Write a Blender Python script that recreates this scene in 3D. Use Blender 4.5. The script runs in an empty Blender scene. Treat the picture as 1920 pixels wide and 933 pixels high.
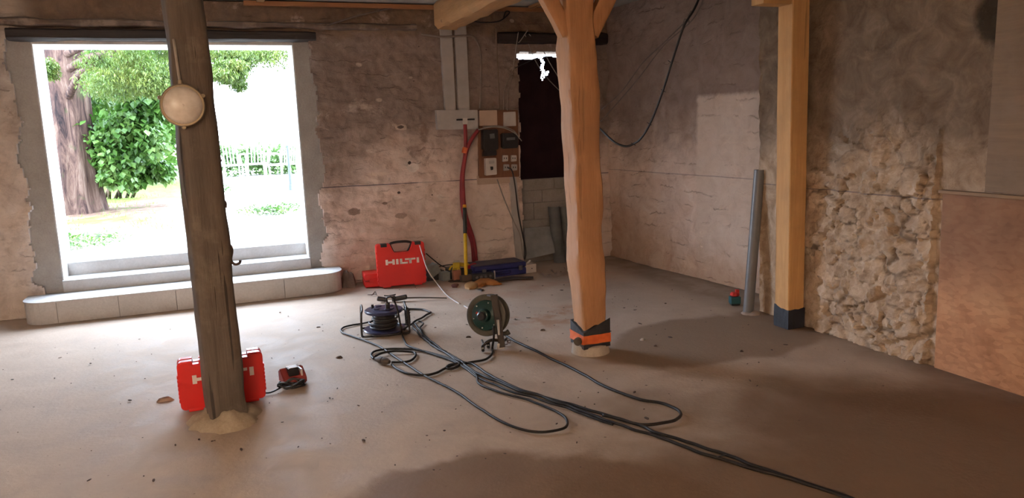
import bpy, bmesh, math, random
from mathutils import Vector, Matrix, noise, Quaternion
PI = math.pi
random.seed(7)
SC = bpy.context.scene
COL = SC.collection

# ------------------------------------------------------------------ camera
CAM_F, CAM_PITCH, CAM_ROLL, CAM_YAW, CAM_H = 1400.0, 9.45, 2.0, 21.03, 1.6
_p, _r, _y = (math.radians(a) for a in (CAM_PITCH, CAM_ROLL, CAM_YAW))
FWD = Vector((math.sin(_y)*math.cos(_p), math.cos(_y)*math.cos(_p), -math.sin(_p)))
_rt = Vector((math.cos(_y), -math.sin(_y), 0)); _up = _rt.cross(FWD)
RT = _rt*math.cos(_r) - _up*math.sin(_r)
UP = _rt*math.sin(_r) + _up*math.cos(_r)
EYE = Vector((0, 0, CAM_H))
cam_data = bpy.data.cameras.new('camera'); cam_data.sensor_width = 36; cam_data.lens = CAM_F/1920*36
cam_data.clip_start = .05; cam_data.clip_end = 300
cam = bpy.data.objects.new('camera', cam_data); COL.objects.link(cam)
m = Matrix((RT, UP, -FWD)).transposed().to_4x4(); m.translation = EYE
cam.matrix_world = m
SC.camera = cam

# ------------------------------------------------------------------ light
SC.view_settings.view_transform = 'Standard'; SC.view_settings.look = 'None'
SC.view_settings.gamma = 1; SC.view_settings.use_curve_mapping = False
SC.view_settings.exposure = 1.35
WORLD_STRENGTH = 9.0
FILL_W = 500
world = bpy.data.worlds.new('overcast_sky'); SC.world = world; world.use_nodes = True
bg = world.node_tree.nodes['Background']
bg.inputs[0].default_value = (.80, .925, 1.13, 1); bg.inputs[1].default_value = WORLD_STRENGTH
def portal(name, loc, rot, sx, sy):
    l = bpy.data.lights.new(name, 'AREA'); l.shape = 'RECTANGLE'; l.size = sx; l.size_y = sy
    l.cycles.is_portal = True
    o = bpy.data.objects.new(name, l); COL.objects.link(o); o.location = loc; o.rotation_euler = rot
portal('opening_daylight', (-.34, 8.36, 1.44), (-PI/2, 0, 0), 2.24, 2.04)
SC.cycles.max_bounces = 8; SC.cycles.diffuse_bounces = 6; SC.cycles.use_denoising = True
SC.cycles.sample_clamp_indirect = 6

# ------------------------------------------------------------------ measuring: points of the place from the survey of the photo
def ray(x, y): return FWD*CAM_F + RT*(x-960) - UP*(y-466.5)
def on_z(x, y, z=0.0):
    d = ray(x, y); return EYE + d*((z-EYE.z)/d.z)
def on_y(x, y, Y):
    d = ray(x, y); return EYE + d*(Y/d.y)
def on_x(x, y, X):
    d = ray(x, y); return EYE + d*(X/d.x)

# ------------------------------------------------------------------ materials
MATS = {}
class NT:
    def __init__(s, name):
        s.m = bpy.data.materials.new(name); s.m.use_nodes = True; s.t = s.m.node_tree; s.n = s.t.nodes
        s.b = s.n['Principled BSDF']; s.out = s.n['Material Output']
        tc = s.n.new('ShaderNodeTexCoord'); s.co = tc.outputs['Object']
    def link(s, a, b): s.t.links.new(a, b)
    def setin(s, node, key, v):
        if v is None: return
        if hasattr(v, 'is_linked') or isinstance(v, bpy.types.NodeSocket): s.link(v, node.inputs[key])
        else: node.inputs[key].default_value = v
    def mapping(s, scale=(1,1,1), loc=(0,0,0), co=None):
        n = s.n.new('ShaderNodeMapping'); s.link(co or s.co, n.inputs[0]); n.inputs['Scale'].default_value = scale; n.inputs['Location'].default_value = loc
        return n.outputs[0]
    def noise(s, scale, detail=5, rough=.55, dist=0, co=None):
        n = s.n.new('ShaderNodeTexNoise'); s.link(co or s.co, n.inputs['Vector'])
        n.inputs['Scale'].default_value = scale; n.inputs['Detail'].default_value = detail
        n.inputs['Roughness'].default_value = rough; n.inputs['Distortion'].default_value = dist
        return n.outputs['Fac']
    def vor(s, scale, co=None, feature='F1', out='Distance'):
        n = s.n.new('ShaderNodeTexVoronoi'); n.feature = feature; s.link(co or s.co, n.inputs['Vector']); n.inputs['Scale'].default_value = scale
        return n.outputs[out]
    def ramp(s, fac, stops):
        n = s.n.new('ShaderNodeValToRGB'); s.link(fac, n.inputs[0]); e = n.color_ramp.elements
        while len(e) < len(stops): e.new(.5)
        for k, (p, c) in enumerate(stops):
            e[k].position = p; e[k].color = (c if isinstance(c, tuple) else (c, c, c)) + (1,)
        return n.outputs[0]
    def math(s, op, a, b=None, c=None, clamp=False):
        n = s.n.new('ShaderNodeMath'); n.operation = op; n.use_clamp = clamp
        for k, v in enumerate((a, b, c)): s.setin(n, k, v)
        return n.outputs[0]
    def mr(s, v, a, b, c=0., d=1.):
        n = s.n.new('ShaderNodeMapRange'); s.setin(n, 0, v)
        for k, q in enumerate((a, b, c, d)): s.setin(n, k+1, q)
        n.interpolation_type = 'SMOOTHSTEP'
        return n.outputs[0]
    def mix(s, f, a, b, mode='MIX'):
        n = s.n.new('ShaderNodeMix'); n.data_type = 'RGBA'; n.blend_type = mode
        s.setin(n, 0, f)
        for k, v in ((6, a), (7, b)):
            if isinstance(v, tuple): n.inputs[k].default_value = v + (1,)
            else: s.link(v, n.inputs[k])
        return n.outputs[2]
    def sep(s):
        n = s.n.new('ShaderNodeSeparateXYZ'); s.link(s.co, n.inputs[0]); return n.outputs
    def courses(s, z, n1, n2, k, amt):
        q = s.math('ADD', s.math('MULTIPLY', z, k), s.math('ADD', s.math('MULTIPLY', n1, 1.6), s.math('MULTIPLY', n2, .9)))
        fr = s.math('ABSOLUTE', s.math('SUBTRACT', s.math('FRACT', q), .5))
        ln = s.mr(fr, .0, .07, 1, 0)
        gate = s.mr(s.noise(3.4, 6, .65, .3), .50, .62, 0, amt)
        return s.math('MULTIPLY', ln, gate)
    def chalk(s, col, z, z0, amt, n):
        d = s.math('ABSOLUTE', s.math('SUBTRACT', z, z0))
        f = s.math('MULTIPLY', s.mr(d, .002, .007, amt, 0), s.mr(n, .36, .5, .1, 1))
        return s.mix(f, col, (.075, .07, .11))
    def bump(s, h, strength=.4, dist=.01, prev=None):
        n = s.n.new('ShaderNodeBump'); s.link(h, n.inputs['Height']); n.inputs['Strength'].default_value = strength; n.inputs['Distance'].default_value = dist
        if prev: s.link(prev, n.inputs['Normal'])
        return n.outputs[0]
    def done(s, col=None, rough=.8, normal=None, metal=0, spec=None):
        if col is not None:
            if isinstance(col, tuple): s.b.inputs['Base Color'].default_value = col + (1,)
            else: s.link(col, s.b.inputs['Base Color'])
        s.setin(s.b, 'Roughness', rough); s.b.inputs['Metallic'].default_value = metal
        if spec is not None: s.b.inputs['Specular IOR Level'].default_value = spec
        if normal: s.link(normal, s.b.inputs['Normal'])
        return s.m

def simple(name, c, c2=None, rough=.55, metal=0, scale=14, bump=.1, spec=None, stretch=(1,1,1)):
    if name in MATS: return MATS[name]
    t = NT(name); c2 = c2 or tuple(v*.72 for v in c)
    co = t.mapping(stretch)
    f = t.noise(scale, 6, .6, co=co)
    col = t.ramp(f, [(.3, c2), (.62, c)])
    MATS[name] = t.done(col, rough, t.bump(t.noise(scale*6, 4, co=co), bump, .004), metal, spec)
    return MATS[name]

def wood(name, c, dark, axis='Z', rough=.7, grime=None, cracks=.5, knots=True):
    if name in MATS: return MATS[name]
    t = NT(name)
    sc = {'Z': (22, 22, 1.6), 'X': (1.6, 22, 22), 'Y': (22, 1.6, 22)}[axis]
    co = t.mapping(sc)
    g = t.noise(1.0, 7, .6, .8, co)
    fine = t.noise(4.0, 5, .6, .3, co)
    col = t.ramp(g, [(.28, dark), (.5, tuple((a+b)/2 for a, b in zip(c, dark))), (.7, c)])
    col = t.mix(.35, col, t.ramp(fine, [(.3, dark), (.7, c)]))
    big = t.noise(2.3, 5, .6)
    col = t.mix(t.mr(big, .4, .7, 0, .6), col, tuple(v*.6 for v in c))
    if grime:
        gm = t.noise(6, 6, .65)
        col = t.mix(t.mr(gm, .48, .68, 0, .75), col, grime)
    if knots:
        kn = t.vor(2.2, t.mapping({'Z': (1.6, 1.6, .9), 'X': (.9, 1.6, 1.6), 'Y': (1.6, .9, 1.6)}[axis]))
        col = t.mix(t.mr(kn, .035, .075, .8, 0), col, tuple(v*.35 for v in dark))
    ck = t.noise(1.0, 3, .5, 0, t.mapping({'Z': (26, 26, .9), 'X': (.9, 26, 26), 'Y': (26, .9, 26)}[axis], (3, 7, 1)))
    ckm = t.mr(ck, .68-(.06 if cracks > .8 else 0), .71-(.06 if cracks > .8 else 0), 0, cracks)
    col = t.mix(ckm, col, (.02, .013, .009))
    h = t.math('SUBTRACT', fine, t.math('MULTIPLY', ckm, 2.0))
    MATS[name] = t.done(col, rough, t.bump(h, .45, .006))
    return MATS[name]

def mat_backwall():
    t = NT('sooty_plaster')
    x, y, z = t.sep()
    n1 = t.noise(1.1, 7, .62); n2 = t.noise(4.5, 7, .65, .6); n3 = t.noise(18, 6, .65)
    col = t.ramp(n2, [(.28, (.54, .41, .34)), (.44, (.74, .60, .53)), (.58, (.79, .66, .59)), (.76, (.82, .75, .69))])
    # old soot on the upper wall, patchy
    zz = t.math('ADD', z, t.math('MULTIPLY', t.math('SUBTRACT', n1, .5), 1.6))
    zz = t.math('ADD', zz, t.math('MULTIPLY', t.math('SUBTRACT', n2, .5), .5))
    s = t.mr(zz, .95, 1.75, 0, .86)
    col = t.mix(s, col, t.ramp(n3, [(.3, (.15, .11, .09)), (.7, (.25, .19, .16))]))
    # ochre upper strip under the ceiling
    col = t.mix(t.mr(t.math('ADD', z, t.math('MULTIPLY', n2, .25)), 2.62, 2.74, 0, .55), col, t.ramp(n2, [(.35, (.10, .065, .035)), (.65, (.27, .17, .09))]))
    for (mx_, mz_, rx_, rz_, cc_, aa_) in MARKS:
        u = t.math('DIVIDE', t.math('SUBTRACT', x, mx_), rx_); w_ = t.math('DIVIDE', t.math('SUBTRACT', z, mz_), rz_)
        d_ = t.math('SQRT', t.math('ADD', t.math('MULTIPLY', u, u), t.math('MULTIPLY', w_, w_)))
        col = t.mix(t.mr(t.math('ADD', d_, t.math('MULTIPLY', t.math('SUBTRACT', n3, .5), 1.1)), .85, 1.05, aa_, 0), col, cc_)
    # left pier: bare pale lime plaster
    lf = t.mr(t.math('ADD', x, t.math('MULTIPLY', n2, .3)), -1.45, -1.2, 1, 0)
    col = t.mix(t.math('MULTIPLY', lf, .75), col, t.ramp(n2, [(.3, (.34, .28, .23)), (.5, (.60, .52, .45)), (.7, (.74, .67, .59))]))
    pp_ = t.noise(1.9, 8, .72, .3, t.mapping((1, 1, 1), (4, 0, 9)))
    col = t.mix(t.mr(pp_, .56, .66, 0, .5), col, (.70, .58, .50))
    col = t.mix(t.mr(pp_, .44, .36, 0, .5), col, (.22, .14, .105))
    # chipped pale spots and holes
    v = t.vor(2.4, t.mapping((1, 1, 1.6)))
    vd = t.math('ADD', v, t.math('MULTIPLY', n3, .12))
    col = t.mix(t.mr(vd, .12, .155, .75, 0), col, (.60, .48, .40))
    v2 = t.vor(5.2, t.mapping((1, 1, 1.4), (3, 1, 2)))
    col = t.mix(t.mr(t.math('ADD', v2, t.math('MULTIPLY', n3, .15)), .10, .13, .9, 0), col, (.05, .035, .03))
    col = t.mix(t.mr(zz, .25, 1.0, .35, 0), col, (.74, .66, .60))
    col = t.chalk(col, z, t.math('ADD', 1.0365, t.math('MULTIPLY', x, -.0087)), t.mr(x, .75, 1.0, 0, .85), n1)
    # faint broken course lines
    cm = t.courses(z, n1, n2, 7.5, .55)
    col = t.mix(t.math('MULTIPLY', cm, .45), col, (.16, .105, .08))
    st = t.noise(1, 8, .72, .6, t.mapping((4.5, 4, 9)))
    h = t.math('ADD', t.math('MULTIPLY', n3, .7), t.math('MULTIPLY', st, 1.3))
    h = t.math('SUBTRACT', h, cm)
    return t.done(col, .93, t.bump(h, .75, .018), spec=.15)

def _mk(x, y, rx_, rz_, c, a):
    p = on_y(x, y, 7.85); return (p.x, p.z, rx_, rz_, c, a)
_P, _D, _K = (.80, .72, .66), (.24, .16, .12), (.03, .02, .018)
MARKS = [_mk(774, 314, .07, .05, _P, .9), _mk(768, 305, .018, .018, _K, .95), _mk(753, 239, .06, .035, (.6, .48, .4), .8), _mk(751, 238, .035, .018, _K, .8),
         _mk(746, 370, .05, .022, _P, .6), _mk(826, 368, .04, .025, _P, .6), _mk(795, 410, .055, .022, _P, .9), _mk(812, 413, .04, .015, _D, .9),
         _mk(665, 397, .07, .04, _D, .75), _mk(752, 404, .07, .03, _D, .6), _mk(748, 361, .018, .014, _K, .9), _mk(712, 326, .11, .022, (.72, .6, .5), .6),
         _mk(697, 283, .06, .022, _P, .35), _mk(722, 381, .03, .015, _D, .7), _mk(620, 90, .12, .05, (.30, .24, .2), .6), _mk(645, 545, .02, .02, _K, .5)]
def mat_farwall():
    t = NT('whitewashed_stone_wall')
    x, y, z = t.sep()
    n1 = t.noise(1.2, 7, .6); n2 = t.noise(5, 7, .65, .7); n3 = t.noise(20, 6, .65)
    col = t.ramp(n2, [(.25, (.50, .36, .28)), (.45, (.66, .51, .42)), (.62, (.72, .58, .49)), (.8, (.78, .69, .61))])
    zz = t.math('ADD', z, t.math('MULTIPLY', t.math('SUBTRACT', n1, .5), 1.5))
    # smoke-blackened plaster above; window light on the stretch nearer the step is painted in paler
    yy = t.math('ADD', y, t.math('MULTIPLY', t.math('SUBTRACT', n3, .5), .04))
    lit_patch = t.math('MULTIPLY', t.mr(yy, 6.25, 6.31, 1, 0), t.mr(t.math('ADD', z, t.math('MULTIPLY', n3, .05)), 1.80, 1.86, 1, 0))
    soot = t.math('MULTIPLY', t.mr(zz, 1.15, 1.75, 0, .84), t.math('SUBTRACT', 1, t.math('MULTIPLY', lit_patch, .8)))
    col = t.mix(soot, col, t.ramp(n2, [(.3, (.15, .105, .085)), (.7, (.25, .18, .15))]))
    col = t.mix(t.math('MULTIPLY', lit_patch, .45), col, (.62, .52, .43))
    low = t.mr(zz, .05, .75, .7, 0)
    col = t.mix(low, col, t.ramp(n2, [(.3, (.38, .22, .13)), (.7, (.56, .38, .26))]))
    cm = t.courses(z, n1, n2, 7.0, .75)
    col = t.mix(t.math('MULTIPLY', cm, .45), col, (.24, .165, .12))
    st = t.noise(1, 7, .68, .5, t.mapping((3, 3, 10)))
    n3 = t.math('ADD', t.math('MULTIPLY', n3, .7), st)
    col = t.chalk(col, z, 1.04, .45, n1)
    v2 = t.vor(4.2, t.mapping((1, 1, 1.2), (3, 1, 2)))
    col = t.mix(t.mr(t.math('ADD', v2, t.math('MULTIPLY', n3, .15)), .10, .13, .9, 0), col, (.06, .04, .03))
    h = t.math('SUBTRACT', t.math('ADD', n3, t.math('MULTIPLY', n2, 1.4)), cm)
    return t.done(col, .93, t.bump(h, .75, .018), spec=.15)

def mat_nearwall():
    t = NT('rubble_stone_wall')
    x, y, z = t.sep()
    n1 = t.noise(1.3, 7, .6); n2 = t.noise(6, 7, .68, .7); n3 = t.noise(24, 6, .65)
    col = t.ramp(n2, [(.26, (.26, .17, .11)), (.44, (.44, .32, .22)), (.58, (.56, .43, .31)), (.76, (.70, .59, .47))])
    zz = t.math('ADD', z, t.math('MULTIPLY', t.math('SUBTRACT', n1, .5), 1.2))
    up = t.mr(zz, 1.05, 1.6, 0, .88)
    col = t.mix(up, col, t.ramp(n2, [(.3, (.12, .085, .06)), (.52, (.17, .125, .09)), (.72, (.25, .185, .135))]))
    # black round soot mark of an old flue, high up
    d = t.math('SQRT', t.math('ADD', t.math('POWER', t.math('SUBTRACT', y, 3.0), 2), t.math('POWER', t.math('SUBTRACT', z, 2.10), 2)))
    col = t.mix(t.mr(t.math('ADD', d, t.math('MULTIPLY', n3, .06)), .15, .22, .85, 0), col, (.03, .024, .018))
    col = t.chalk(col, z, 1.058, .55, n2)
    at = t.n.new('ShaderNodeAttribute'); at.attribute_name = 'joint'
    col = t.mix(t.math('MULTIPLY', at.outputs['Fac'], .75), col, (.09, .055, .032))
    h = t.math('ADD', n3, t.math('MULTIPLY', n2, 1.4))
    return t.done(col, .94, t.bump(h, .8, .02), spec=.12)

def mat_floor():
    t = NT('dusty_concrete_screed')
    x, y, z = t.sep()
    n1 = t.noise(.55, 6, .55, .4); n2 = t.noise(3.2, 7, .62, .4); n3 = t.noise(40, 5, .6)
    col = t.ramp(n2, [(.3, (.41, .32, .25)), (.5, (.47, .372, .293)), (.72, (.53, .43, .345))])
    # darker brown areas with irregular outlines
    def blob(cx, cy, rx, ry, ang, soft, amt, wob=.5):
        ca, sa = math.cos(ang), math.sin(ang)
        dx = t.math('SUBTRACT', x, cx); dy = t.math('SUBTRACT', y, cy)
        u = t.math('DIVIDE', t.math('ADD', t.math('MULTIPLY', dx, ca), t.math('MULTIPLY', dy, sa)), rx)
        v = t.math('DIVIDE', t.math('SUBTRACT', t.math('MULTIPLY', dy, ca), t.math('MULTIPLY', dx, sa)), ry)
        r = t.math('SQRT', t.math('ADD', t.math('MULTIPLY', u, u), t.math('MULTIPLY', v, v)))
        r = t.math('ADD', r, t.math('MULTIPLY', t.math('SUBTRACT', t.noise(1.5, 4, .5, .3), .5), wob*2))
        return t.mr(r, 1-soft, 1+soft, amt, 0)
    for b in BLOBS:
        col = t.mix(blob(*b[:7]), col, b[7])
    # reddish sawdust / brick dust
    d = blob(2.45, 5.55, .55, .28, .3, .6, .8, .7)
    col = t.mix(t.math('MULTIPLY', d, t.mr(n2, .45, .6, 0, .9)), col, (.33, .17, .09))
    d = blob(2.6, 6.9, 1.3, .5, 0, .6, .6, .5)
    col = t.mix(t.math('MULTIPLY', d, t.mr(t.noise(2.2, 6, .6), .42, .62, 0, .8)), col, (.42, .24, .15))
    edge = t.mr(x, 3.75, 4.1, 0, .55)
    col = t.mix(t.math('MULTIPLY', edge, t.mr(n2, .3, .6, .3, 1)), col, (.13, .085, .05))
    # specks
    v = t.vor(9, t.mapping((1, 1, .01)))
    col = t.mix(t.mr(t.math('ADD', v, t.math('MULTIPLY', n3, .1)), .085, .1, .55, 0), col, (.13, .09, .065))
    h = t.math('ADD', n3, t.math('MULTIPLY', n2, 2))
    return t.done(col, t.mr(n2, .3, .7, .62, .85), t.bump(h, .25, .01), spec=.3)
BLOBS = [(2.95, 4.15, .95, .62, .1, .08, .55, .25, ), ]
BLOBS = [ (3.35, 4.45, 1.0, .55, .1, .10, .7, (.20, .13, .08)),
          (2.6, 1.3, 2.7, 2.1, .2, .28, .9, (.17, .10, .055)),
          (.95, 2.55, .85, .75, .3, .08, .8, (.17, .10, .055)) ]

def mat_concrete(name, c, c2, joints=False, holes=True):
    if name in MATS: return MATS[name]
    t = NT(name)
    n2 = t.noise(5, 7, .65); n3 = t.noise(60, 5, .7)
    col = t.ramp(n2, [(.3, c2), (.68, c)])
    col = t.mix(.25, col, t.ramp(n3, [(.35, tuple(v*.7 for v in c2)), (.65, c)]))
    MATS[name] = t.done(col, .9, t.bump(t.math('ADD', n3, n2), .4, .006), spec=.2)
    return MATS[name]

def mat_leaf(name, c1, c2, c3=None):
    t = NT(name)
    gi = t.n.new('ShaderNodeObjectInfo')
    n = t.noise(1.7, 3); n2 = t.noise(9, 2)
    col = t.ramp(t.math('ADD', t.math('MULTIPLY', n, .5), t.math('MULTIPLY', n2, .5)), [(.35, c1), (.5, c2), (.66, c3 or c2)])
    m_ = t.done(col, .45, spec=.4)
    tr = t.n.new('ShaderNodeBsdfTranslucent'); t.link(col, tr.inputs[0])
    mx = t.n.new('ShaderNodeMixShader'); mx.inputs[0].default_value = .35
    t.link(t.b.outputs[0], mx.inputs[1]); t.link(tr.outputs[0], mx.inputs[2]); t.link(mx.outputs[0], t.out.inputs[0])
    return m_

def mat_bark():
    t = NT('flaky_yew_bark')
    co = t.mapping((7, 7, 1.0)); n = t.noise(1, 8, .7, 1.6, co); n3 = t.noise(5, 6, .7, .4, co)
    col = t.ramp(n, [(.36, (.012, .009, .010)), (.44, (.055, .032, .027)), (.55, (.11, .068, .052)), (.72, (.19, .14, .11))])
    col = t.mix(t.mr(t.noise(3, 4), .62, .7, 0, .5), col, (.04, .07, .02))
    return t.done(col, .9, t.bump(t.math('ADD', n, t.math('MULTIPLY', n3, .4)), .9, .05), spec=.2)

def mat_garden():
    t = NT('garden_ground')
    x, y, z = t.sep()
    n = t.noise(.8, 7, .6); n2 = t.noise(6, 7, .65); n3 = t.noise(40, 5, .7)
    needles = t.ramp(t.math('ADD', t.math('MULTIPLY', n2, .6), t.math('MULTIPLY', n3, .4)), [(.36, (.07, .04, .028)), (.5, (.14, .09, .065)), (.62, (.22, .165, .12))])
    grass = t.ramp(n2, [(.35, (.05, .10, .015)), (.55, (.11, .17, .03)), (.7, (.17, .2, .06))])
    gravel = t.ramp(n3, [(.3, (.20, .19, .16)), (.6, (.36, .35, .30))])
    xw = t.math('ADD', x, t.math('MULTIPLY', t.math('SUBTRACT', n, .5), 2.2))
    col = t.mix(t.mr(n, .55, .64, 0, 1), needles, grass)
    yw = t.math('ADD', y, t.math('MULTIPLY', t.math('SUBTRACT', n2, .5), 1.5))
    col = t.mix(t.mr(yw, 15.3, 16.0, 0, 1), col, grass)
    col = t.mix(t.mr(xw, -.9, -.2, 0, 1), col, gravel)
    col = t.mix(t.mr(yw, 9.7, 10.1, 1, 0), col, gravel)
    return t.done(col, .95, t.bump(n3, .6, .03), spec=.1)

def mat_ply():
    t = NT('reddish_chipboard')
    n2 = t.noise(3, 6, .6, 1.2); ch = t.vor(22, t.mapping((1, 1, 2.2)), out='Color'); n3 = t.noise(50, 4)
    g = t.n.new('ShaderNodeSeparateColor'); t.link(ch, g.inputs[0])
    col = t.ramp(n2, [(.3, (.30, .135, .06)), (.5, (.44, .21, .10)), (.7, (.52, .29, .15))])
    col = t.mix(.25, col, t.ramp(g.outputs[0], [(.1, (.2, .09, .045)), (.9, (.55, .31, .17))]))
    n = t.noise(1.2, 5, .6)
    x, y, z = t.sep()
    col = t.mix(t.mr(t.math('ADD', z, t.math('MULTIPLY', n, .6)), .75, 1.25, 0, .65), col, (.16, .085, .05))
    return t.done(col, .75, t.bump(n3, .2, .003))

# ------------------------------------------------------------------ mesh helpers
def bm_new(): return bmesh.new()
def link(name, bm, mt, parent=None, smooth=False, off=None, label=None):
    me = bpy.data.meshes.new(name)
    if off is not None: bmesh.ops.translate(bm, verts=bm.verts, vec=-Vector(off))
    bm.normal_update()
    bm.to_mesh(me); bm.free()
    o = bpy.data.objects.new(name, me); COL.objects.link(o)
    for q in (mt if isinstance(mt, (list, tuple)) else [mt]): me.materials.append(q)
    if smooth:
        for p in me.polygons: p.use_smooth = True
        if smooth != True:
            me.set_sharp_from_angle(angle=math.radians(smooth))
    if parent: o.parent = parent
    if label: o['label'] = label
    return o
def tag(o, label, cat, group=None, kind=None):
    o['label'] = label; o['category'] = cat
    if group: o['group'] = group
    if kind: o['kind'] = kind
    return o
def solo(name, bm, mt, label, cat, group=None, smooth=False, kind=None):
    """a thing that is one mesh, in world coordinates; origin moved to the bottom centre"""
    lo = Vector((min(v.co.x for v in bm.verts), min(v.co.y for v in bm.verts), min(v.co.z for v in bm.verts)))
    hi = Vector((max(v.co.x for v in bm.verts), max(v.co.y for v in bm.verts), 0))
    c = Vector(((lo.x+hi.x)/2, (lo.y+hi.y)/2, lo.z))
    o = link(name, bm, mt, smooth=smooth, off=c); o.location = c
    return tag(o, label, cat, group, kind)
def struct(name, bm, mt, smooth=False):
    o = link(name, bm, mt, smooth=smooth); o['kind'] = 'structure'; return o
def thing(name, loc, label, cat, rz=0, group=None, rot=None):
    o = bpy.data.objects.new(name, None); COL.objects.link(o); o.location = loc
    o.rotation_euler = rot or (0, 0, rz); o.empty_display_size = .1
    return tag(o, label, cat, group)
def copy_tree(o, parent=None):
    c = o.copy(); COL.objects.link(c)
    if parent: c.parent = parent
    for ch in list(o.children): copy_tree(ch, c)
    return c

def box(bm, c, s, rot=None, bev=0, seg=2):
    r = bmesh.ops.create_cube(bm, size=1)
    vs = r['verts']
    M = Matrix.Translation(Vector(c)) @ (rot.to_4x4() if rot else Matrix()) @ Matrix.Diagonal((s[0], s[1], s[2], 1))
    bmesh.ops.transform(bm, matrix=M, verts=vs)
    if bev:
        es = list({e for v in vs for e in v.link_edges})
        bmesh.ops.bevel(bm, geom=es, offset=bev, segments=seg, affect='EDGES', profile=.6)
def bx(bm, x0, x1, y0, y1, z0, z1, bev=0, seg=2): box(bm, ((x0+x1)/2, (y0+y1)/2, (z0+z1)/2), (abs(x1-x0), abs(y1-y0), abs(z1-z0)), None, bev, seg)
def cyl(bm, a, b, r, r2=None, n=20, cap=True, bev=0):
    a = Vector(a); b = Vector(b); d = b-a; r2 = r if r2 is None else r2
    res = bmesh.ops.create_cone(bm, cap_ends=cap, segments=n, radius1=r, radius2=r2, depth=d.length)
    q = Vector((0, 0, 1)).rotation_difference(d.normalized())
    bmesh.ops.transform(bm, matrix=Matrix.Translation((a+b)/2) @ q.to_matrix().to_4x4(), verts=res['verts'])
    if bev:
        es = [e for e in {e for v in res['verts'] for e in v.link_edges} if any(len(f.verts) > 4 for f in e.link_faces)]
        bmesh.ops.bevel(bm, geom=es, offset=bev, segments=2, affect='EDGES')
def catmull(pts, k=6):
    P = [Vector(p) for p in pts]
    if len(P) < 3: return P
    P = [P[0]*2-P[1]] + P + [P[-1]*2-P[-2]]
    out = []
    for i in range(1, len(P)-2):
        for j in range(k):
            t = j/k
            out.append(.5*((2*P[i]) + (P[i+1]-P[i-1])*t + (2*P[i-1]-5*P[i]+4*P[i+1]-P[i+2])*t*t + (3*P[i]-P[i-1]-3*P[i+1]+P[i+2])*t*t*t))
    out.append(P[-2]); return out
def tube(bm, pts, r, n=8, k=6, closed=False):
    P = catmull(pts, k) if k else [Vector(p) for p in pts]
    rr = r if callable(r) else (lambda t: r)
    rings = []; nrm = None
    for i, p in enumerate(P):
        t = (P[min(i+1, len(P)-1)]-P[max(i-1, 0)])
        if t.length < 1e-9: t = Vector((0, 0, 1))
        t.normalize()
        if nrm is None:
            nrm = t.orthogonal().normalized()
        else:
            nrm = (nrm - t*nrm.dot(t)); nrm = nrm.normalized() if nrm.length > 1e-6 else t.orthogonal().normalized()
        b = t.cross(nrm); R = rr(i/(len(P)-1))
        rings.append([bm.verts.new(p + (nrm*math.cos(2*PI*j/n)+b*math.sin(2*PI*j/n))*R) for j in range(n)])
    for i in range(len(rings)-1):
        for j in range(n):
            bm.faces.new((rings[i][j], rings[i][(j+1) % n], rings[i+1][(j+1) % n], rings[i+1][j]))
    bm.faces.new(rings[0][::-1]); bm.faces.new(rings[-1])
def lathe(bm, prof, n=32, M=None):
    """prof: (r, z) list, about Z"""
    rings = []
    for r, z in prof:
        if r < 1e-6: rings.append([bm.verts.new((0, 0, z))])
        else: rings.append([bm.verts.new((r*math.cos(2*PI*j/n), r*math.sin(2*PI*j/n), z)) for j in range(n)])
    vs = [v for R in rings for v in R]
    for a, b in zip(rings, rings[1:]):
        for j in range(n):
            k = (j+1) % n
            if len(a) == 1 and len(b) == 1: break
            if len(a) == 1: bm.faces.new((a[0], b[j], b[k]))
            elif len(b) == 1: bm.faces.new((a[j], a[k], b[0]))
            else: bm.faces.new((a[j], a[k], b[k], b[j]))
    if M: bmesh.ops.transform(bm, matrix=M, verts=vs)
    bmesh.ops.recalc_face_normals(bm, faces=bm.faces)
def prism(bm, pts, d):
    """closed outline of Vectors, extruded by vector d"""
    a = [bm.verts.new(p) for p in pts]; b = [bm.verts.new(Vector(p)+Vector(d)) for p in pts]
    bm.faces.new(a[::-1]); bm.faces.new(b)
    n = len(a)
    for i in range(n): bm.faces.new((a[i], a[(i+1) % n], b[(i+1) % n], b[i]))
    bmesh.ops.recalc_face_normals(bm, faces=bm.faces)
def fbm(p, o=4): return noise.fractal(Vector(p), 1.0, 2.0, o)
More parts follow.
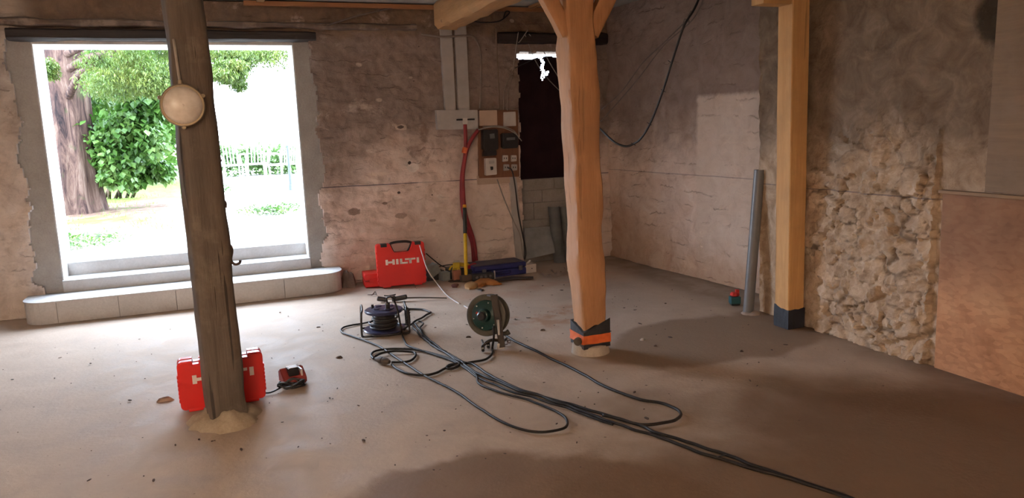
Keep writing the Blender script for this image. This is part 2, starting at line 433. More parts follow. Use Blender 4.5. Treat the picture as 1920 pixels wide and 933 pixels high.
def rough_bar(bm, p0, p1, s0, s1, side, wob=.012, n=40, ch=.012, freq=3.0, seed=0, m=4):
    """hewn timber: rectangular section swept p0->p1 with wandering arrises. side: Vector for first section axis"""
    p0 = Vector(p0); p1 = Vector(p1); ax = (p1-p0).normalized(); u = (Vector(side)-ax*Vector(side).dot(ax)).normalized(); v = ax.cross(u)
    rings = []
    L = (p1-p0).length
    for i in range(n+1):
        t = i/n; c = p0.lerp(p1, t); w = s0[0]+(s1[0]-s0[0])*t; d = s0[1]+(s1[1]-s0[1])*t
        pts = []
        corners = [(-1, -1), (1, -1), (1, 1), (-1, 1)]
        for k in range(4):
            a = corners[k]; b = corners[(k+1) % 4]
            for j in range(m+1):
                f = j/m
                e0 = ch/max(w, d)*2
                f2 = e0 + (1-2*e0)*f
                q = (a[0]+(b[0]-a[0])*f2, a[1]+(b[1]-a[1])*f2)
                pts.append((q[0]*w/2, q[1]*d/2))
        ring = []
        cw = [1+.0, ]
        for (a, b) in pts:
            pos = c + u*a + v*b
            nz = fbm((pos.x*freq+seed, pos.y*freq, t*L*freq*.8), 3)
            nx = fbm((seed+9+(1 if a > 0 else 0)*5, (1 if b > 0 else 0)*7, t*L*2.2), 3)
            rad = (u*a+v*b).normalized()
            ring.append(bm.verts.new(pos + rad*(nz*wob + nx*wob*1.3)))
        rings.append(ring)
    K = len(rings[0])
    for i in range(n):
        for j in range(K):
            bm.faces.new((rings[i][j], rings[i][(j+1) % K], rings[i+1][(j+1) % K], rings[i+1][j]))
    bm.faces.new(rings[0][::-1]); bm.faces.new(rings[-1])
    bmesh.ops.recalc_face_normals(bm, faces=bm.faces)
def grid(bm, nu, nv, pos, keep=None):
    V = {}
    def g(i, j):
        if (i, j) not in V: V[i, j] = bm.verts.new(pos(i, j))
        return V[i, j]
    for i in range(nu):
        for j in range(nv):
            if keep is None or keep(i, j):
                bm.faces.new((g(i, j), g(i+1, j), g(i+1, j+1), g(i, j+1)))
    return V
def sstep(a, b, x):
    t = max(0, min(1, (x-a)/(b-a))); return t*t*(3-2*t)
# ================================================================== STRUCTURE
YB = 7.87; ZC = 2.86
OX0, OX1, OZ1 = -1.46, .785, 2.46      # garden opening
DX0, DX1, DZ1 = 3.16, 3.97, 2.29       # door opening
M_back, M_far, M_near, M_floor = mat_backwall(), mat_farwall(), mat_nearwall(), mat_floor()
M_conc = mat_concrete('grey_cement_render', (.44, .42, .395), (.32, .30, .275))
M_block = mat_concrete('grey_concrete_block', (.60, .59, .58), (.50, .485, .47))
M_pale = mat_concrete('pale_smooth_render', (.74, .74, .72), (.62, .61, .58))
# floor
bm = bm_new()
def fpos(i, j):
    x = -4.2 + i*.08; y = -3.3 + j*.08
    return Vector((x, y, .006*fbm((x*.9, y*.9, 0), 3) - .004))
grid(bm, 112, 148, fpos)
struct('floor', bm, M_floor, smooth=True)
# back wall, rough face with ragged holes
bm = bm_new()
CX, CZ = .018, .018
nu, nv = int((4.5+4.2)/CX), int(ZC/CZ)
def rag(x, z): return .085*fbm((x*2.6+5, z*2.6, 1.7), 3) + .02*fbm((x*12, z*12, 4), 2)
def bkeep(i, j):
    x = -4.2+(i+.5)*CX; z = (j+.5)*CZ
    r = rag(x, z)
    if OX0-.19+r < x < OX1+.16+r and z < OZ1+.115: return False
    if DX0+.005+.03*fbm((z*4, 2, 1), 3) < x < DX1 and z < DZ1+.10+.012*fbm((x*9, 0, 1), 2): return False
    return True
def bpos(i, j):
    x = -4.2+i*CX; z = j*CZ
    d = .030*fbm((x*1.3, z*1.6, 3), 4) + .020*fbm((x*4.5, z*7, 8), 4)
    ed = min(abs(x-(OX0-.19)), abs(x-(OX1+.16)))
    d += .022*sstep(.35, .02, ed)*(z < OZ1+.2)
    d += .008*fbm((x*12, z*18, 5), 4)
    dx = abs(x-OX1-.22) if x > 0 else abs(x-OX0+.25)
    return Vector((x, YB-.012-d, z))
grid(bm, nu, nv, bpos, bkeep)
be = [e for e in bm.edges if e.is_boundary]
r = bmesh.ops.extrude_edge_only(bm, edges=be)
for v in [g for g in r['geom'] if isinstance(g, bmesh.types.BMVert)]: v.co.y = YB+.09
for (x0, x1, z0, z1) in ((-4.2, OX0-.35, 0, ZC), (OX1+.3, DX0, 0, ZC), (DX1, 4.9, 0, ZC), (OX0-.35, OX1+.3, OZ1+.15, ZC), (DX0, DX1, DZ1+.12, ZC)):
    bx(bm, x0, x1, YB+.06, 8.37, z0, z1)
struct('wall_back', bm, M_back, smooth=45)
# cement reveals of the opening
bm = bm_new()
bx(bm, OX0-.35, OX0, YB+.012, 8.37, 0, OZ1+.2, .004); struct('trim_1', bm, [M_conc])
bm = bm_new()
bx(bm, OX1, OX1+.3, YB+.012, 8.37, 0, OZ1+.2, .004); struct('trim_2', bm, [M_conc])
# pale-washed linings inside the opening
bm = bm_new()
bx(bm, OX0, OX0+.012, YB+.016, 8.368, .31, OZ1-.012, .003); bx(bm, OX1-.012, OX1, YB+.016, 8.368, .31, OZ1-.012, .003)
bx(bm, OX0, OX1, YB+.016, 8.368, OZ1-.012, OZ1+.15, .003)
struct('trim_3', bm, M_pale)
# right wall: far length, jog, near rubble length
bm = bm_new()
def fwx(y): return 4.285 + (7.9-y)*(.175/2.35)
def rpos(i, j):
    y = 8.1 - i*.026; z = j*.026
    d = .03*fbm((y*1.2, z*1.4, 31), 4)+.014*fbm((y*5, z*6, 5), 3)
    d += .010*fbm((y*8, z*20, 5), 3)
    return Vector((fwx(y)-d, y, z))
grid(bm, int((8.1-4.7)/.026), int(ZC/.026), rpos)
bx(bm, 4.62, 4.9, 4.5, 8.37, 0, ZC)
struct('wall_right', bm, M_far, smooth=45)
bm = bm_new()
NC = .014
def npos(i, j):
    z = j*NC
    yj = on_x(1424, 580, 4.07).y + .03*z + .012*fbm((z*9, 3, 1), 3)
    if i <= 0:   # the return of the jog
        return Vector((4.07+(-i)*.05 + .01*fbm((i, z*8, 4), 2), yj+.012*fbm((z*7, i*.7, 2), 2), z))
    y = yj - i*NC
    base = 4.075 + .02*sstep(4.9, 3.3, y)
    rub = sstep(4.55, 4.2, y+.15*fbm((y*2, z*2, 1), 2))*sstep(1.75, 1.2, z+.25*fbm((y*2, z*2, 9), 3))
    d = 0
    for (sy, sz, am, sd) in ((5.5, 8.5, 1.0, 1.3), (12, 17, .5, 7.7), (27, 36, .26, 3.1)):
        w = Vector((y*sy+.5*fbm((y*4, z*4, 2), 3), z*sz+.5*fbm((y*4, z*4, 6), 3), sd))
        dist, pp = noise.voronoi(w)
        e = sstep(.0, .16, dist[1]-dist[0]); q = w-pp[0]
        rv = noise.noise_vector(pp[0]*5.3)
        cell = noise.noise(pp[0]*3.7)
        d += am*(rub*(.012*e + .036*cell + .055*(q.x*rv.x+q.y*rv.y)) + (1-rub)*.006*e*cell)
    d += .02*rub
    d += .016*fbm((y*1.3, z*1.3, 13), 4) + .008*fbm((y*11, z*11, 15), 3) + rub*.014*fbm((y*18, z*18, 15), 3)
    if y < 3.32: d = min(d, .0)
    return Vector((base-d, y, z))
njx, njz = 235, int(ZC/NC)
V = {}
grid(bm, njx+9, njz, lambda i, j: npos(i-9, j))
y_end = 4.9-235*NC
bx(bm, 4.09, 4.4, -3.5, y_end+.06, 0, ZC)
bx(bm, 4.35, 4.62, -3.5, 4.8, 0, ZC)
lay = bm.verts.layers.float.new('joint')
for v in bm.verts:
    y, z = v.co.y, v.co.z
    rub = sstep(4.55, 4.2, y+.15*fbm((y*2, z*2, 1), 2))*sstep(1.75, 1.2, z+.25*fbm((y*2, z*2, 9), 3))
    w = Vector((y*5.5+.5*fbm((y*4, z*4, 2), 3), z*8.5+.5*fbm((y*4, z*4, 6), 3), 1.3))
    dist, pp = noise.voronoi(w)
    v[lay] = (1-sstep(.0, .10, dist[1]-dist[0]))*(rub*.9+.1)*sstep(-.35, .2, fbm((y*3, z*3, 44), 2))
struct('wall_right_near', bm, M_near, smooth=50)
# left, front walls and ceiling, around and behind the viewpoint
bm = bm_new(); bx(bm, -4.5, -4.2, -3.5, 8.37, 0, ZC); struct('wall_left', bm, M_back)
bm = bm_new()
bx(bm, -4.2, 4.3, -3.5, -3.2, 0, ZC)
struct('wall_front', bm, M_back)
bm = bm_new(); bx(bm, -4.5, 4.9, -3.5, 8.37, ZC, ZC+.2)
struct('ceiling', bm, simple('pale_ceiling_board', (.42, .40, .36), (.30, .28, .25), rough=.9, scale=3))
# step blocks in front of the opening (three risers)
bm = bm_new()
def stepoutline(x0, x1, yf, yb, r, z0, z1, skew=0):
    pts = []
    for k in range(9):
        a = PI + k/8*PI/2; pts.append((x0+r+r*math.cos(a), yf+r+r*math.sin(a)))
    for k in range(9):
        a = -PI/2 + k/8*PI/2; pts.append((x1-r+r*math.cos(a), yf+r+r*math.sin(a)))
    pts += [(x1, yb), (x0, yb)]
    return [Vector((x, y, z0)) for x, y in pts]
M_tread = mat_concrete('pale_smooth_tread', (.60, .60, .59), (.48, .475, .46))
st = thing('doorstep', (-.3, 7.7, 0), 'long grey concrete block doorstep with rounded ends in front of the garden opening', 'step')
sx = [-1.74, -1.46, -.97, -.49, .0, .48, .86, 1.06]
for k in range(len(sx)-1):
    bm = bm_new()
    x0, x1 = sx[k]+.002, sx[k+1]-.002
    yf = 7.475
    if k == 0:
        pts = [Vector((x1, yf, 0)), Vector((x1, 7.9, 0)), Vector((x0-.0, 7.9, 0))] + [Vector((x0+.2-.2*math.cos(a), yf+.2-.2*math.sin(a), 0)) for a in [q/6*PI/2 for q in range(7)]]
    elif k == len(sx)-2:
        pts = [Vector((x0, 7.9, 0)), Vector((x0, yf+.01, 0))] + [Vector((x1-.2+.2*math.sin(a), yf+.21-.2*math.cos(a), 0)) for a in [q/6*PI/2 for q in range(7)]] + [Vector((x1, 7.9, 0))]
    else:
        pts = [Vector((x0, yf, 0)), Vector((x1, yf, 0)), Vector((x1, 7.9, 0)), Vector((x0, 7.9, 0))]
    prism(bm, pts, (0, 0, .192))
    link('step_block', bm, M_block, st, off=st.location)
bm = bm_new()
prism(bm, stepoutline(-1.745, 1.065, 7.465, 7.9, .2, .19, .203), (0, 0, .013)); link('tread', bm, M_tread, st, off=st.location, label='pale smooth cement tread')
bm = bm_new(); bx(bm, OX0, OX1, 7.86, 8.16, .0, .30, .004); link('riser', bm, M_block, st, off=st.location)
bm = bm_new(); bx(bm, OX0, OX1, 7.85, 8.18, .30, .315, .004); link('tread', bm, M_tread, st, off=st.location)
bm = bm_new(); bx(bm, OX0, OX1, 8.14, 8.37, .0, .425, .004); link('riser', bm, M_block, st, off=st.location)
bm = bm_new(); bx(bm, OX0, OX1, 8.13, 8.37, .425, .44, .004); link('tread', bm, M_tread, st, off=st.location)
# mortar infill blocks under the door
bm = bm_new()
for (a, b, c, d) in ((3.16, 3.46, .70, .84), (3.465, 3.97, .70, .84), (3.16, 3.62, .845, .97), (3.625, 3.97, .845, .97), (3.16, 3.35, .50, .695), (3.355, 3.97, .50, .695), (3.16, 3.6, .0, .495), (3.605, 3.97, .0, .495)):
    bx(bm, a, b, YB+.10, YB+.3, c, d, .006)
bx(bm, 3.155, 3.975, YB+.115, YB+.3, 0, .965)
struct('trim_4', bm, mat_concrete('dark_mortared_block', (.34, .31, .29), (.22, .20, .18)))

# ================================================================== TIMBER
W_old = wood('old_brown_oak', (.155, .12, .09), (.06, .045, .034), 'Z', grime=(.17, .135, .10), cracks=.9, knots=False)
W_orange = wood('orange_sanded_oak', (.50, .26, .12), (.36, .165, .065), 'Z', cracks=.25)
W_orangeY = wood('orange_sanded_oak_beam', (.46, .235, .09), (.28, .13, .045), 'Y', cracks=.3)
W_orangeX = wood('orange_planed_batten', (.42, .20, .085), (.27, .115, .045), 'X', cracks=.1)
W_new = wood('new_pale_softwood', (.66, .385, .155), (.50, .265, .09), 'Z', cracks=.35)
W_dark = wood('blackened_lintel_oak', (.045, .032, .028), (.015, .011, .01), 'X', cracks=.9, knots=False)
W_grey = wood('weathered_wall_plate', (.20, .14, .105), (.075, .05, .038), 'X', grime=(.30, .23, .18), cracks=.8, knots=False)
# left post
pl = on_z(416, 792); top = on_y(339, 0, 4.37)
dirp = (Vector((top.x, 4.37, top.z))-Vector((-.10, 4.40, 0)))
lp_loc = Vector((-.093, 4.40, 0))
t_ = thing('hewn_post', lp_loc, 'dark weathered oak post in front of the garden opening, with a round lamp on it', 'post')
bm = bm_new()
ptop = lp_loc + dirp*((ZC-.02)/dirp.z)
rough_bar(bm, lp_loc+Vector((0, 0, -.02)), ptop, (.200, .19), (.178, .18), (.978, .208, 0), wob=.008, n=90, ch=.010, seed=4, freq=4)
link('post_shaft', bm, W_old, t_, smooth=50, off=lp_loc)
def hook(p, pts, r=.006):
    bm = bm_new(); tube(bm, [Vector(p)+Vector(q) for q in pts], r, 8, 5); return bm
rx = lambda z: 0
M_rust = simple('rusty_iron', (.11, .06, .04), (.04, .025, .02), rough=.8, metal=.3, bump=.4)
for (yy, shape) in ((300, [(-.02, 0, 0), (.02, 0, 0), (.035, 0, -.004)]), (377, [(-.02, 0, .0), (.02, 0, .004), (.032, -.01, -.01), (.03, -.012, -.035)]),
                    (470, [(-.02, 0, .03), (.015, 0, .03), (.022, 0, .0), (.012, 0, -.05), (.03, 0, -.075), (.055, 0, -.07), (.06, 0, -.055)])):
    p = on_y({300: 403, 377: 411, 470: 427}[yy], yy, 4.36)
    link('iron_hook', hook((p.x, 4.34, p.z), shape, .006 if yy < 400 else .0075), M_rust, t_, smooth=True, off=lp_loc, label='rusty bent iron hook')
# mortar heap at its foot
def heap(bm, c, rx_, ry_, h, seed=0, rag_=.25, n=28, rings=7):
    c = Vector(c); R = []
    for i in range(rings+1):
        f = i/rings
        ring = []
        for j in range(n):
            a = 2*PI*j/n
            rr = f*(1+rag_*fbm((math.cos(a)*1.5+seed, math.sin(a)*1.5, seed), 3))
            x = rx_*rr*math.cos(a); y = ry_*rr*math.sin(a)
            z = h*(1-f**2.2)*(1+.6*fbm((x*16+seed, y*16, 3), 4)) - (.004 if f > .99 else 0)
            ring.append(bm.verts.new(c+Vector((x, y, max(z, -.004)))))
        R.append(ring)
    for i in range(rings):
        for j in range(n):
            if i == 0 and False: pass
            bm.faces.new((R[i][j], R[i+1][j], R[i+1][(j+1) % n], R[i][(j+1) % n]))
    bmesh.ops.remove_doubles(bm, verts=bm.verts, dist=1e-5)
bm = bm_new(); heap(bm, (-.10, 4.38, 0), .215, .195, .075, 3, .3, 44, 10)
solo('mortar_heap', bm, mat_concrete('crumbly_beige_mortar', (.46, .38, .28), (.32, .25, .18)), 'crumbly beige mortar mounded around the foot of the dark oak post', 'mortar', smooth=50)
# centre post
cl = Vector((2.335, 4.56, 0))
ctop_l = on_y(1058, 60, 4.46); ctop_r = on_y(1127, 60, 4.46)
t_ = thing('hewn_post', (2.32, 4.56, 0), 'orange wavy-edged oak post in the middle of the room, taped at its foot', 'post')
O = Vector((2.32, 4.56, 0))
bm = bm_new()
ct = Vector((2.245, 4.56, 2.56))
rough_bar(bm, O+Vector((0, 0, .055)), ct, (.185, .19), (.20, .20), (1, 0, 0), wob=.017, n=80, ch=.006, seed=21, freq=3.3)
link('post_shaft', bm, W_orange, t_, smooth=45, off=O)
for sgn, dz in ((-1, 0), (1, .0)):
    bm = bm_new()
    a = ct.lerp(O, 0.155) + Vector((sgn*.085, -.03, 0)); b = a + Vector((sgn*.34, 0, .62))
    rough_bar(bm, a, b, (.10, .09), (.11, .09), (1, 0, 0), wob=.006, n=14, ch=.006, seed=5+sgn)
    link('brace', bm, W_orange, t_, smooth=45, off=O)
# tape round the foot: black, orange, black
M_blk = simple('black_bitumen_tape', (.035, .035, .038), (.018, .018, .02), rough=.5, scale=30, bump=.4)
M_org = simple('orange_tape', (.75, .16, .04), (.6, .11, .03), rough=.5, scale=20)
def band(z0, z1, mtl, grow, name, lab, tilt=0):
    bm = bm_new(); h = .0925+grow
    vs = []
    N = 6
    loops = []
    for zi in range(3):
        zf = zi/2
        ring = []
        for k in range(4):
            a = [(-1, -1), (1, -1), (1, 1), (-1, 1)][k]; b = [(-1, -1), (1, -1), (1, 1), (-1, 1)][(k+1) % 4]
            for j in range(N):
                f = j/N; q = Vector((a[0]+(b[0]-a[0])*f, a[1]+(b[1]-a[1])*f, 0))
                z = z0+(z1-z0)*zf + (tilt*abs(q.x+1)/2 if zf > .9 and q.y < -.9 else (tilt*.6*abs(q.y+1)/2 if zf > .9 else 0)) + .004*fbm((q.x*3, q.y*3, z0*30+zf), 2)
                g = h+.003*fbm((q.x*4, q.y*4, z*40), 2)
                ring.append(bm.verts.new(O+Vector((q.x*g, q.y*(g+.003), z))))
        loops.append(ring)
    K = len(loops[0])
    for i in range(2):
        for j in range(K): bm.faces.new((loops[i][j], loops[i][(j+1) % K], loops[i+1][(j+1) % K], loops[i+1][j]))
    bm.faces.new(loops[0][::-1]); bm.faces.new(loops[-1])
    bmesh.ops.recalc_face_normals(bm, faces=bm.faces)
    link(name, bm, mtl, t_, off=O, label=lab)
band(.055, .17, M_blk, .010, 'tape_wrap', 'black bitumen tape wrap', .09)
band(.088, .150, M_org, .0135, 'tape_band', 'bright orange tape band')
bm = bm_new()
lathe(bm, [(0, .0), (.135, 0), (.13, .03), (.125, .062), (.11, .07), (0, .07)], 32, Matrix.Translation(O))
link('mortar_pad', bm, mat_concrete('post_pad_mortar', (.47, .41, .34), (.38, .32, .26)), t_, off=O, smooth=40, label='round beige mortar pad')
# small lid-like plug leaning on the tape
p = on_z(1068, 656)
bm = bm_new(); q = Vector((2.192, 4.50, .075))
cyl(bm, q+Vector((-.012, -.012, .03)), q+Vector((.014, .006, .034)), .028, n=24, bev=.004)
solo('round_plug', bm, simple('dull_brown_plastic', (.10, .08, .06)), 'small brown round plug standing against the taped foot of the middle post', 'plug', smooth=40)
# main ceiling beam over the post
bm = bm_new()
rough_bar(bm, (2.25, 7.45, 2.70), (2.23, -3.1, 2.70), (.26, .27), (.26, .27), (1, 0, 0), wob=.016, n=110, ch=.02, seed=12, freq=2.5)
solo('ceiling_beam', bm, W_orangeY, 'large orange oak beam running under the ceiling above the middle post', 'beam', smooth=45)
# right post (new softwood)
RP = Vector((3.962, 4.43, 0))
t_ = thing('softwood_post', RP, 'square pale new softwood post with a black membrane foot near the right wall', 'post')
a0 = on_z(1452, 608); a1 = on_z(1474, 617); a2 = on_z(1508, 612)
bm = bm_new()
rp_top = Vector((3.93, 4.44, ZC-.02))
rough_bar(bm, RP+Vector((0, 0, .0)), rp_top, (.15, .15), (.155, .155), (1, 0, 0), wob=.0015, n=30, ch=.003, seed=2)
link('post_shaft', bm, W_new, t_, smooth=35, off=RP)
bm = bm_new()
N = 8; loops = []
for zi, z in enumerate((.0, .07, .15)):
    ring = []
    for k in range(4):
        c4 = [(-1, -1), (1, -1), (1, 1), (-1, 1)]; a = c4[k]; b = c4[(k+1) % 4]
        for j in range(N):
            f = j/N; q = Vector((a[0]+(b[0]-a[0])*f, a[1]+(b[1]-a[1])*f, 0))
            g = .0785+.003*fbm((q.x*3, q.y*3, z*20), 2)
            zz = z + (.02*fbm((q.x*2, q.y*2+3, 1), 2)+.022*max(0, q.y) if zi == 2 else 0)
            ring.append(bm.verts.new(RP+Vector((q.x*g, q.y*g, zz))))
    loops.append(ring)
for i in range(2):
    for j in range(4*N): bm.faces.new((loops[i][j], loops[i][(j+1) % (4*N)], loops[i+1][(j+1) % (4*N)], loops[i+1][j]))
bm.faces.new(loops[0][::-1]); bm.faces.new(loops[-1])
link('membrane_foot', bm, simple('black_damp_membrane', (.03, .034, .045), (.018, .02, .026), rough=.42, scale=12, bump=.5), t_, off=RP, label='black damp-proof membrane wrapped round the foot')
bm = bm_new(); e = on_y(1421, 6, 4.43)
bx(bm, e.x, 3.93-.078, 4.37, 4.50, e.z-.01, e.z+.13, .004)
solo('timber_stub', bm, W_new, 'short pale timber crosspiece butted against the top of the softwood post', 'timber')
# lintels, wall plate, battens
bm = bm_new(); rough_bar(bm, (-1.62, YB-.03, 2.525), (1.0, YB-.03, 2.525), (.14, .105), (.14, .10), (0, 1, 0), wob=.012, n=60, seed=31, freq=3)
solo('lintel_beam', bm, W_dark, 'black charred oak lintel over the wide garden opening', 'lintel', smooth=45)
bm = bm_new(); rough_bar(bm, (2.93, YB-.01, 2.53), (4.26, YB-.01, 2.53), (.14, .13), (.14, .13), (0, 1, 0), wob=.014, n=40, seed=37, freq=3)
solo('lintel_beam', bm, W_dark, 'short black lintel over the dark blocked door, behind the middle post', 'lintel', smooth=45)
bm = bm_new(); rough_bar(bm, (-4.1, YB-.04, 2.625), (2.02, YB-.04, 2.625), (.13, .075), (.12, .055), (0, 1, 0), wob=.014, n=120, seed=41, freq=3)
solo('wall_plate', bm, W_grey, 'weathered flaking horizontal timber in the wall just above the long lintel', 'timber', smooth=45)
bm = bm_new(); bx(bm, .35, 3.9, YB-.10, YB-.05, ZC-.055, ZC-.012, .003)
solo('ceiling_batten', bm, W_orangeX, 'thin orange planed batten along the top of the back wall', 'batten')
for k, (X, lab) in enumerate(((-.9, 'orange lath under the ceiling left of the dark oak post'), (.5, 'orange lath under the ceiling between dark oak post and orange beam'), (3.3, 'orange lath under the ceiling right of the orange beam'))):
    bm = bm_new(); bx(bm, X-.035, X+.035, -3.15, YB-.12, ZC-.03, ZC-.002, .003)
    solo('ceiling_lath', bm, W_orangeY, lab, 'batten')
# timber stub in pocket (dark cavity shape and slanting stick)
bm = bm_new(); tube(bm, [on_y(612, 48, YB-.09), on_y(668, 30, YB-.09), on_y(742, 13, YB-.09)], .009, 8, 3)
solo('thin_pipe', bm, simple('dull_brown_pipe', (.16, .12, .10), rough=.6), 'thin brown pipe slanting up the back wall above the long timber', 'pipe', smooth=True)

# ================================================================== ELECTRICS ON THE BACK WALL
M_pvc = simple('grey_white_trunking', (.46, .44, .43), (.36, .34, .325), rough=.45, scale=5)
M_cream = simple('cream_plastic', (.56, .42, .33), (.47, .35, .27), rough=.5, scale=6)
M_white = simple('white_plastic', (.62, .58, .55), (.50, .46, .43), rough=.45, scale=8)
M_black = simple('black_plastic', (.022, .02, .02), (.012, .011, .011), rough=.35, scale=9)
M_bd = wood('varnished_mounting_board', (.26, .115, .06), (.17, .07, .036), 'Z', knots=False, cracks=.1)
YF = YB-.06
def wpx(x, y, dy=0): return on_y(x, y, YF-dy)
def quadbox(bm, p0, p1, p2, p3, depth, bev=.004):
    """upright slab whose front face has the four given corners (TL,TR,BR,BL), depth backwards"""
    vs = [Vector(p) for p in (p0, p1, p2, p3)]
    prism(bm, vs, (0, depth, 0))
    if bev: bmesh.ops.bevel(bm, geom=list(bm.edges), offset=bev, segments=2, affect='EDGES')
def slab(name, c4, depth, mtl, label=None, cat=None, parent=None, off=None, dy=0, group=None, bev=.004):
    bm = bm_new(); quadbox(bm, *[wpx(x, y, dy) for x, y in c4], depth, bev)
    if parent: return link(name, bm, mtl, parent, off=off, label=label)
    return solo(name, bm, mtl, label, cat, group)
slab('cable_duct', [(825, 43), (847, 43), (855, 206), (835, 206)], .075, M_pvc, 'left of the two tall grey vertical cable trunks above the flat trunk box', 'trunking')
slab('cable_duct', [(852, 43), (874, 43), (881, 206), (860, 206)], .075, M_pvc, 'right of the two tall grey vertical cable trunks above the flat trunk box', 'trunking')
loc = wpx(858, 242); loc = Vector((loc.x, YB-.03, loc.z))
t_ = thing('duct_box', loc, 'wide flat grey trunk box below the two vertical trunks with a slot in it', 'trunking')
slab('box_cover', [(819, 206), (896, 206), (897, 242), (821, 243)], .10, M_pvc, parent=t_, off=loc, dy=.025)
slab('cable_slot', [(856, 223), (890, 222), (890, 225), (856, 226)], .01, M_black, parent=t_, off=loc, dy=.03, label='dark ragged cable slot', bev=0)
slab('slot_cover', [(867, 221), (877, 221), (877, 233), (868, 233)], .012, M_white, parent=t_, off=loc, dy=.034, label='white clip at the slot')
# board with devices
loc = wpx(935, 345); loc = Vector((loc.x, YB-.03, loc.z))
bm = bm_new()
quadbox(bm, wpx(896, 330, -.015), wpx(973, 325, -.015), wpx(975, 342, -.015), wpx(897, 346, -.015), .05)
solo('plaster_ledge', bm, M_cream, 'pinkish plaster strip under the electric meter board', 'plaster')
t_ = thing('meter_board', loc, 'varnished brown wooden board carrying meters and sockets beside the dark door', 'board')
slab('board', [(897, 206), (971, 206), (974, 331), (899, 334)], .05, M_bd, parent=t_, off=loc)
slab('fuse_cover', [(899, 207), (932, 206), (933, 235), (900, 236)], .05, M_cream, 'cream square cover plate at the top left of the meter board', 'cover', dy=.035)
slab('junction_box', [(945, 210), (967, 209), (968, 236), (945, 237)], .04, M_white, 'white square box at the top right of the meter board', 'box', dy=.025)
def dev_thing(name, x, y, label, cat):
    p = wpx(x, y); p = Vector((p.x, YF-.02, p.z)); return thing(name, p, label, cat), p
t1, o1 = dev_thing('electricity_meter', 920, 292, 'black electricity meter with a grey window, left of the two on the board', 'meter')
slab('meter_body', [(906, 243), (934, 242), (935, 280), (907, 281)], .09, M_black, parent=t1, off=o1, dy=.085, bev=.008)
slab('terminal_cover', [(909, 281), (931, 280), (932, 291), (907, 293)], .07, M_black, parent=t1, off=o1, dy=.065, bev=.006)
slab('dial_window', [(918, 251), (927, 250), (928, 259), (919, 260)], .01, simple('dim_glass_dial', (.20, .20, .20), rough=.2), parent=t1, off=o1, dy=.09, label='small grey dial window', bev=.001)
t1, o1 = dev_thing('electricity_meter', 957, 280, 'black wide meter with loose wires over it, right of the two on the board', 'meter')
slab('meter_body', [(942, 250), (972, 249), (973, 277), (943, 279)], .08, M_black, parent=t1, off=o1, dy=.075, bev=.012)
slab('dial_window', [(950, 258), (966, 257), (966, 262), (950, 263)], .008, simple('dim_glass_dial', (.2, .2, .2)), parent=t1, off=o1, dy=.08, label='narrow grey window', bev=.001)
t1, o1 = dev_thing('main_breaker', 921, 329, 'white upright main breaker box with a black lever under the left meter', 'breaker')
slab('breaker_body', [(911, 297), (931, 296), (932, 327), (912, 329)], .07, M_white, parent=t1, off=o1, dy=.065, bev=.005)
slab('lever', [(920, 312), (925, 312), (925, 318), (921, 319)], .02, M_black, parent=t1, off=o1, dy=.085, bev=.003)
slab('window', [(917, 302), (927, 301), (927, 306), (917, 307)], .006, M_pvc, parent=t1, off=o1, dy=.068, bev=.001)
for k, (x, y, col_, lab) in enumerate(((948, 297, M_white, 'upper left white wall socket on the meter board'), (964, 297, M_white, 'upper right white wall socket on the meter board'),
                                 (950, 314, M_pvc, 'lower left grey wall socket with a black plug in it'), (965, 314, M_pvc, 'lower right grey wall socket on the meter board'))):
    t1, o1 = dev_thing('wall_socket', x, y+6, lab, 'socket')
    slab('socket_plate', [(x-5, y-6), (x+5, y-6), (x+5, y+5), (x-5, y+6)], .03, col_, parent=t1, off=o1, dy=.025)
    for s in (-1, 1):
        slab('socket_hole', [(x-1+s*2, y-2), (x+.5+s*2, y-2), (x+.5+s*2, y+1), (x-1+s*2, y+1)], .003, M_black, parent=t1, off=o1, dy=.026, bev=0)
# vertical white trunk beside the door
slab('cable_duct', [(955, 330), (968, 329), (984, 484), (969, 486)], .05, M_pvc, 'long pale trunk running down to the floor below the meter board', 'trunking', dy=-.012)
# flexible red conduits
M_red = simple('wine_red_conduit', (.27, .022, .03), (.2, .015, .02), rough=.45, scale=10)
def wtube(name, pts, r, mtl, label, cat, dy=.03, group=None, n=8):
    bm = bm_new(); tube(bm, [on_y(p[0], p[1], YF-(p[2] if len(p) > 2 else dy)) for p in pts], r, n, 6)
    return solo(name, bm, mtl, label, cat, group, smooth=True)
wtube('red_conduit', [(872, 233), (873, 260), (872, 290), (866, 330), (866, 380), (873, 420), (885, 455), (888, 490)], .021, M_red, 'thick red flexible conduit hanging straight down from the trunk box slot', 'conduit')
wtube('red_conduit', [(897, 243), (885, 260), (876, 280), (870, 310), (868, 345), (873, 400), (888, 450), (893, 488)], .021, M_red, 'thick red flexible conduit slanting from the top corner of the meter board', 'conduit', dy=.06)
bm = bm_new(); c = on_y(873, 282, YF-.045); cyl(bm, c-Vector((.012, 0, .03)), c+Vector((.006, 0, .03)), .036, n=16, bev=.004)
solo('conduit_clip', bm, simple('orange_tape', (.75, .16, .04)), 'orange tape wrap joining the two red conduits', 'tape', smooth=40)
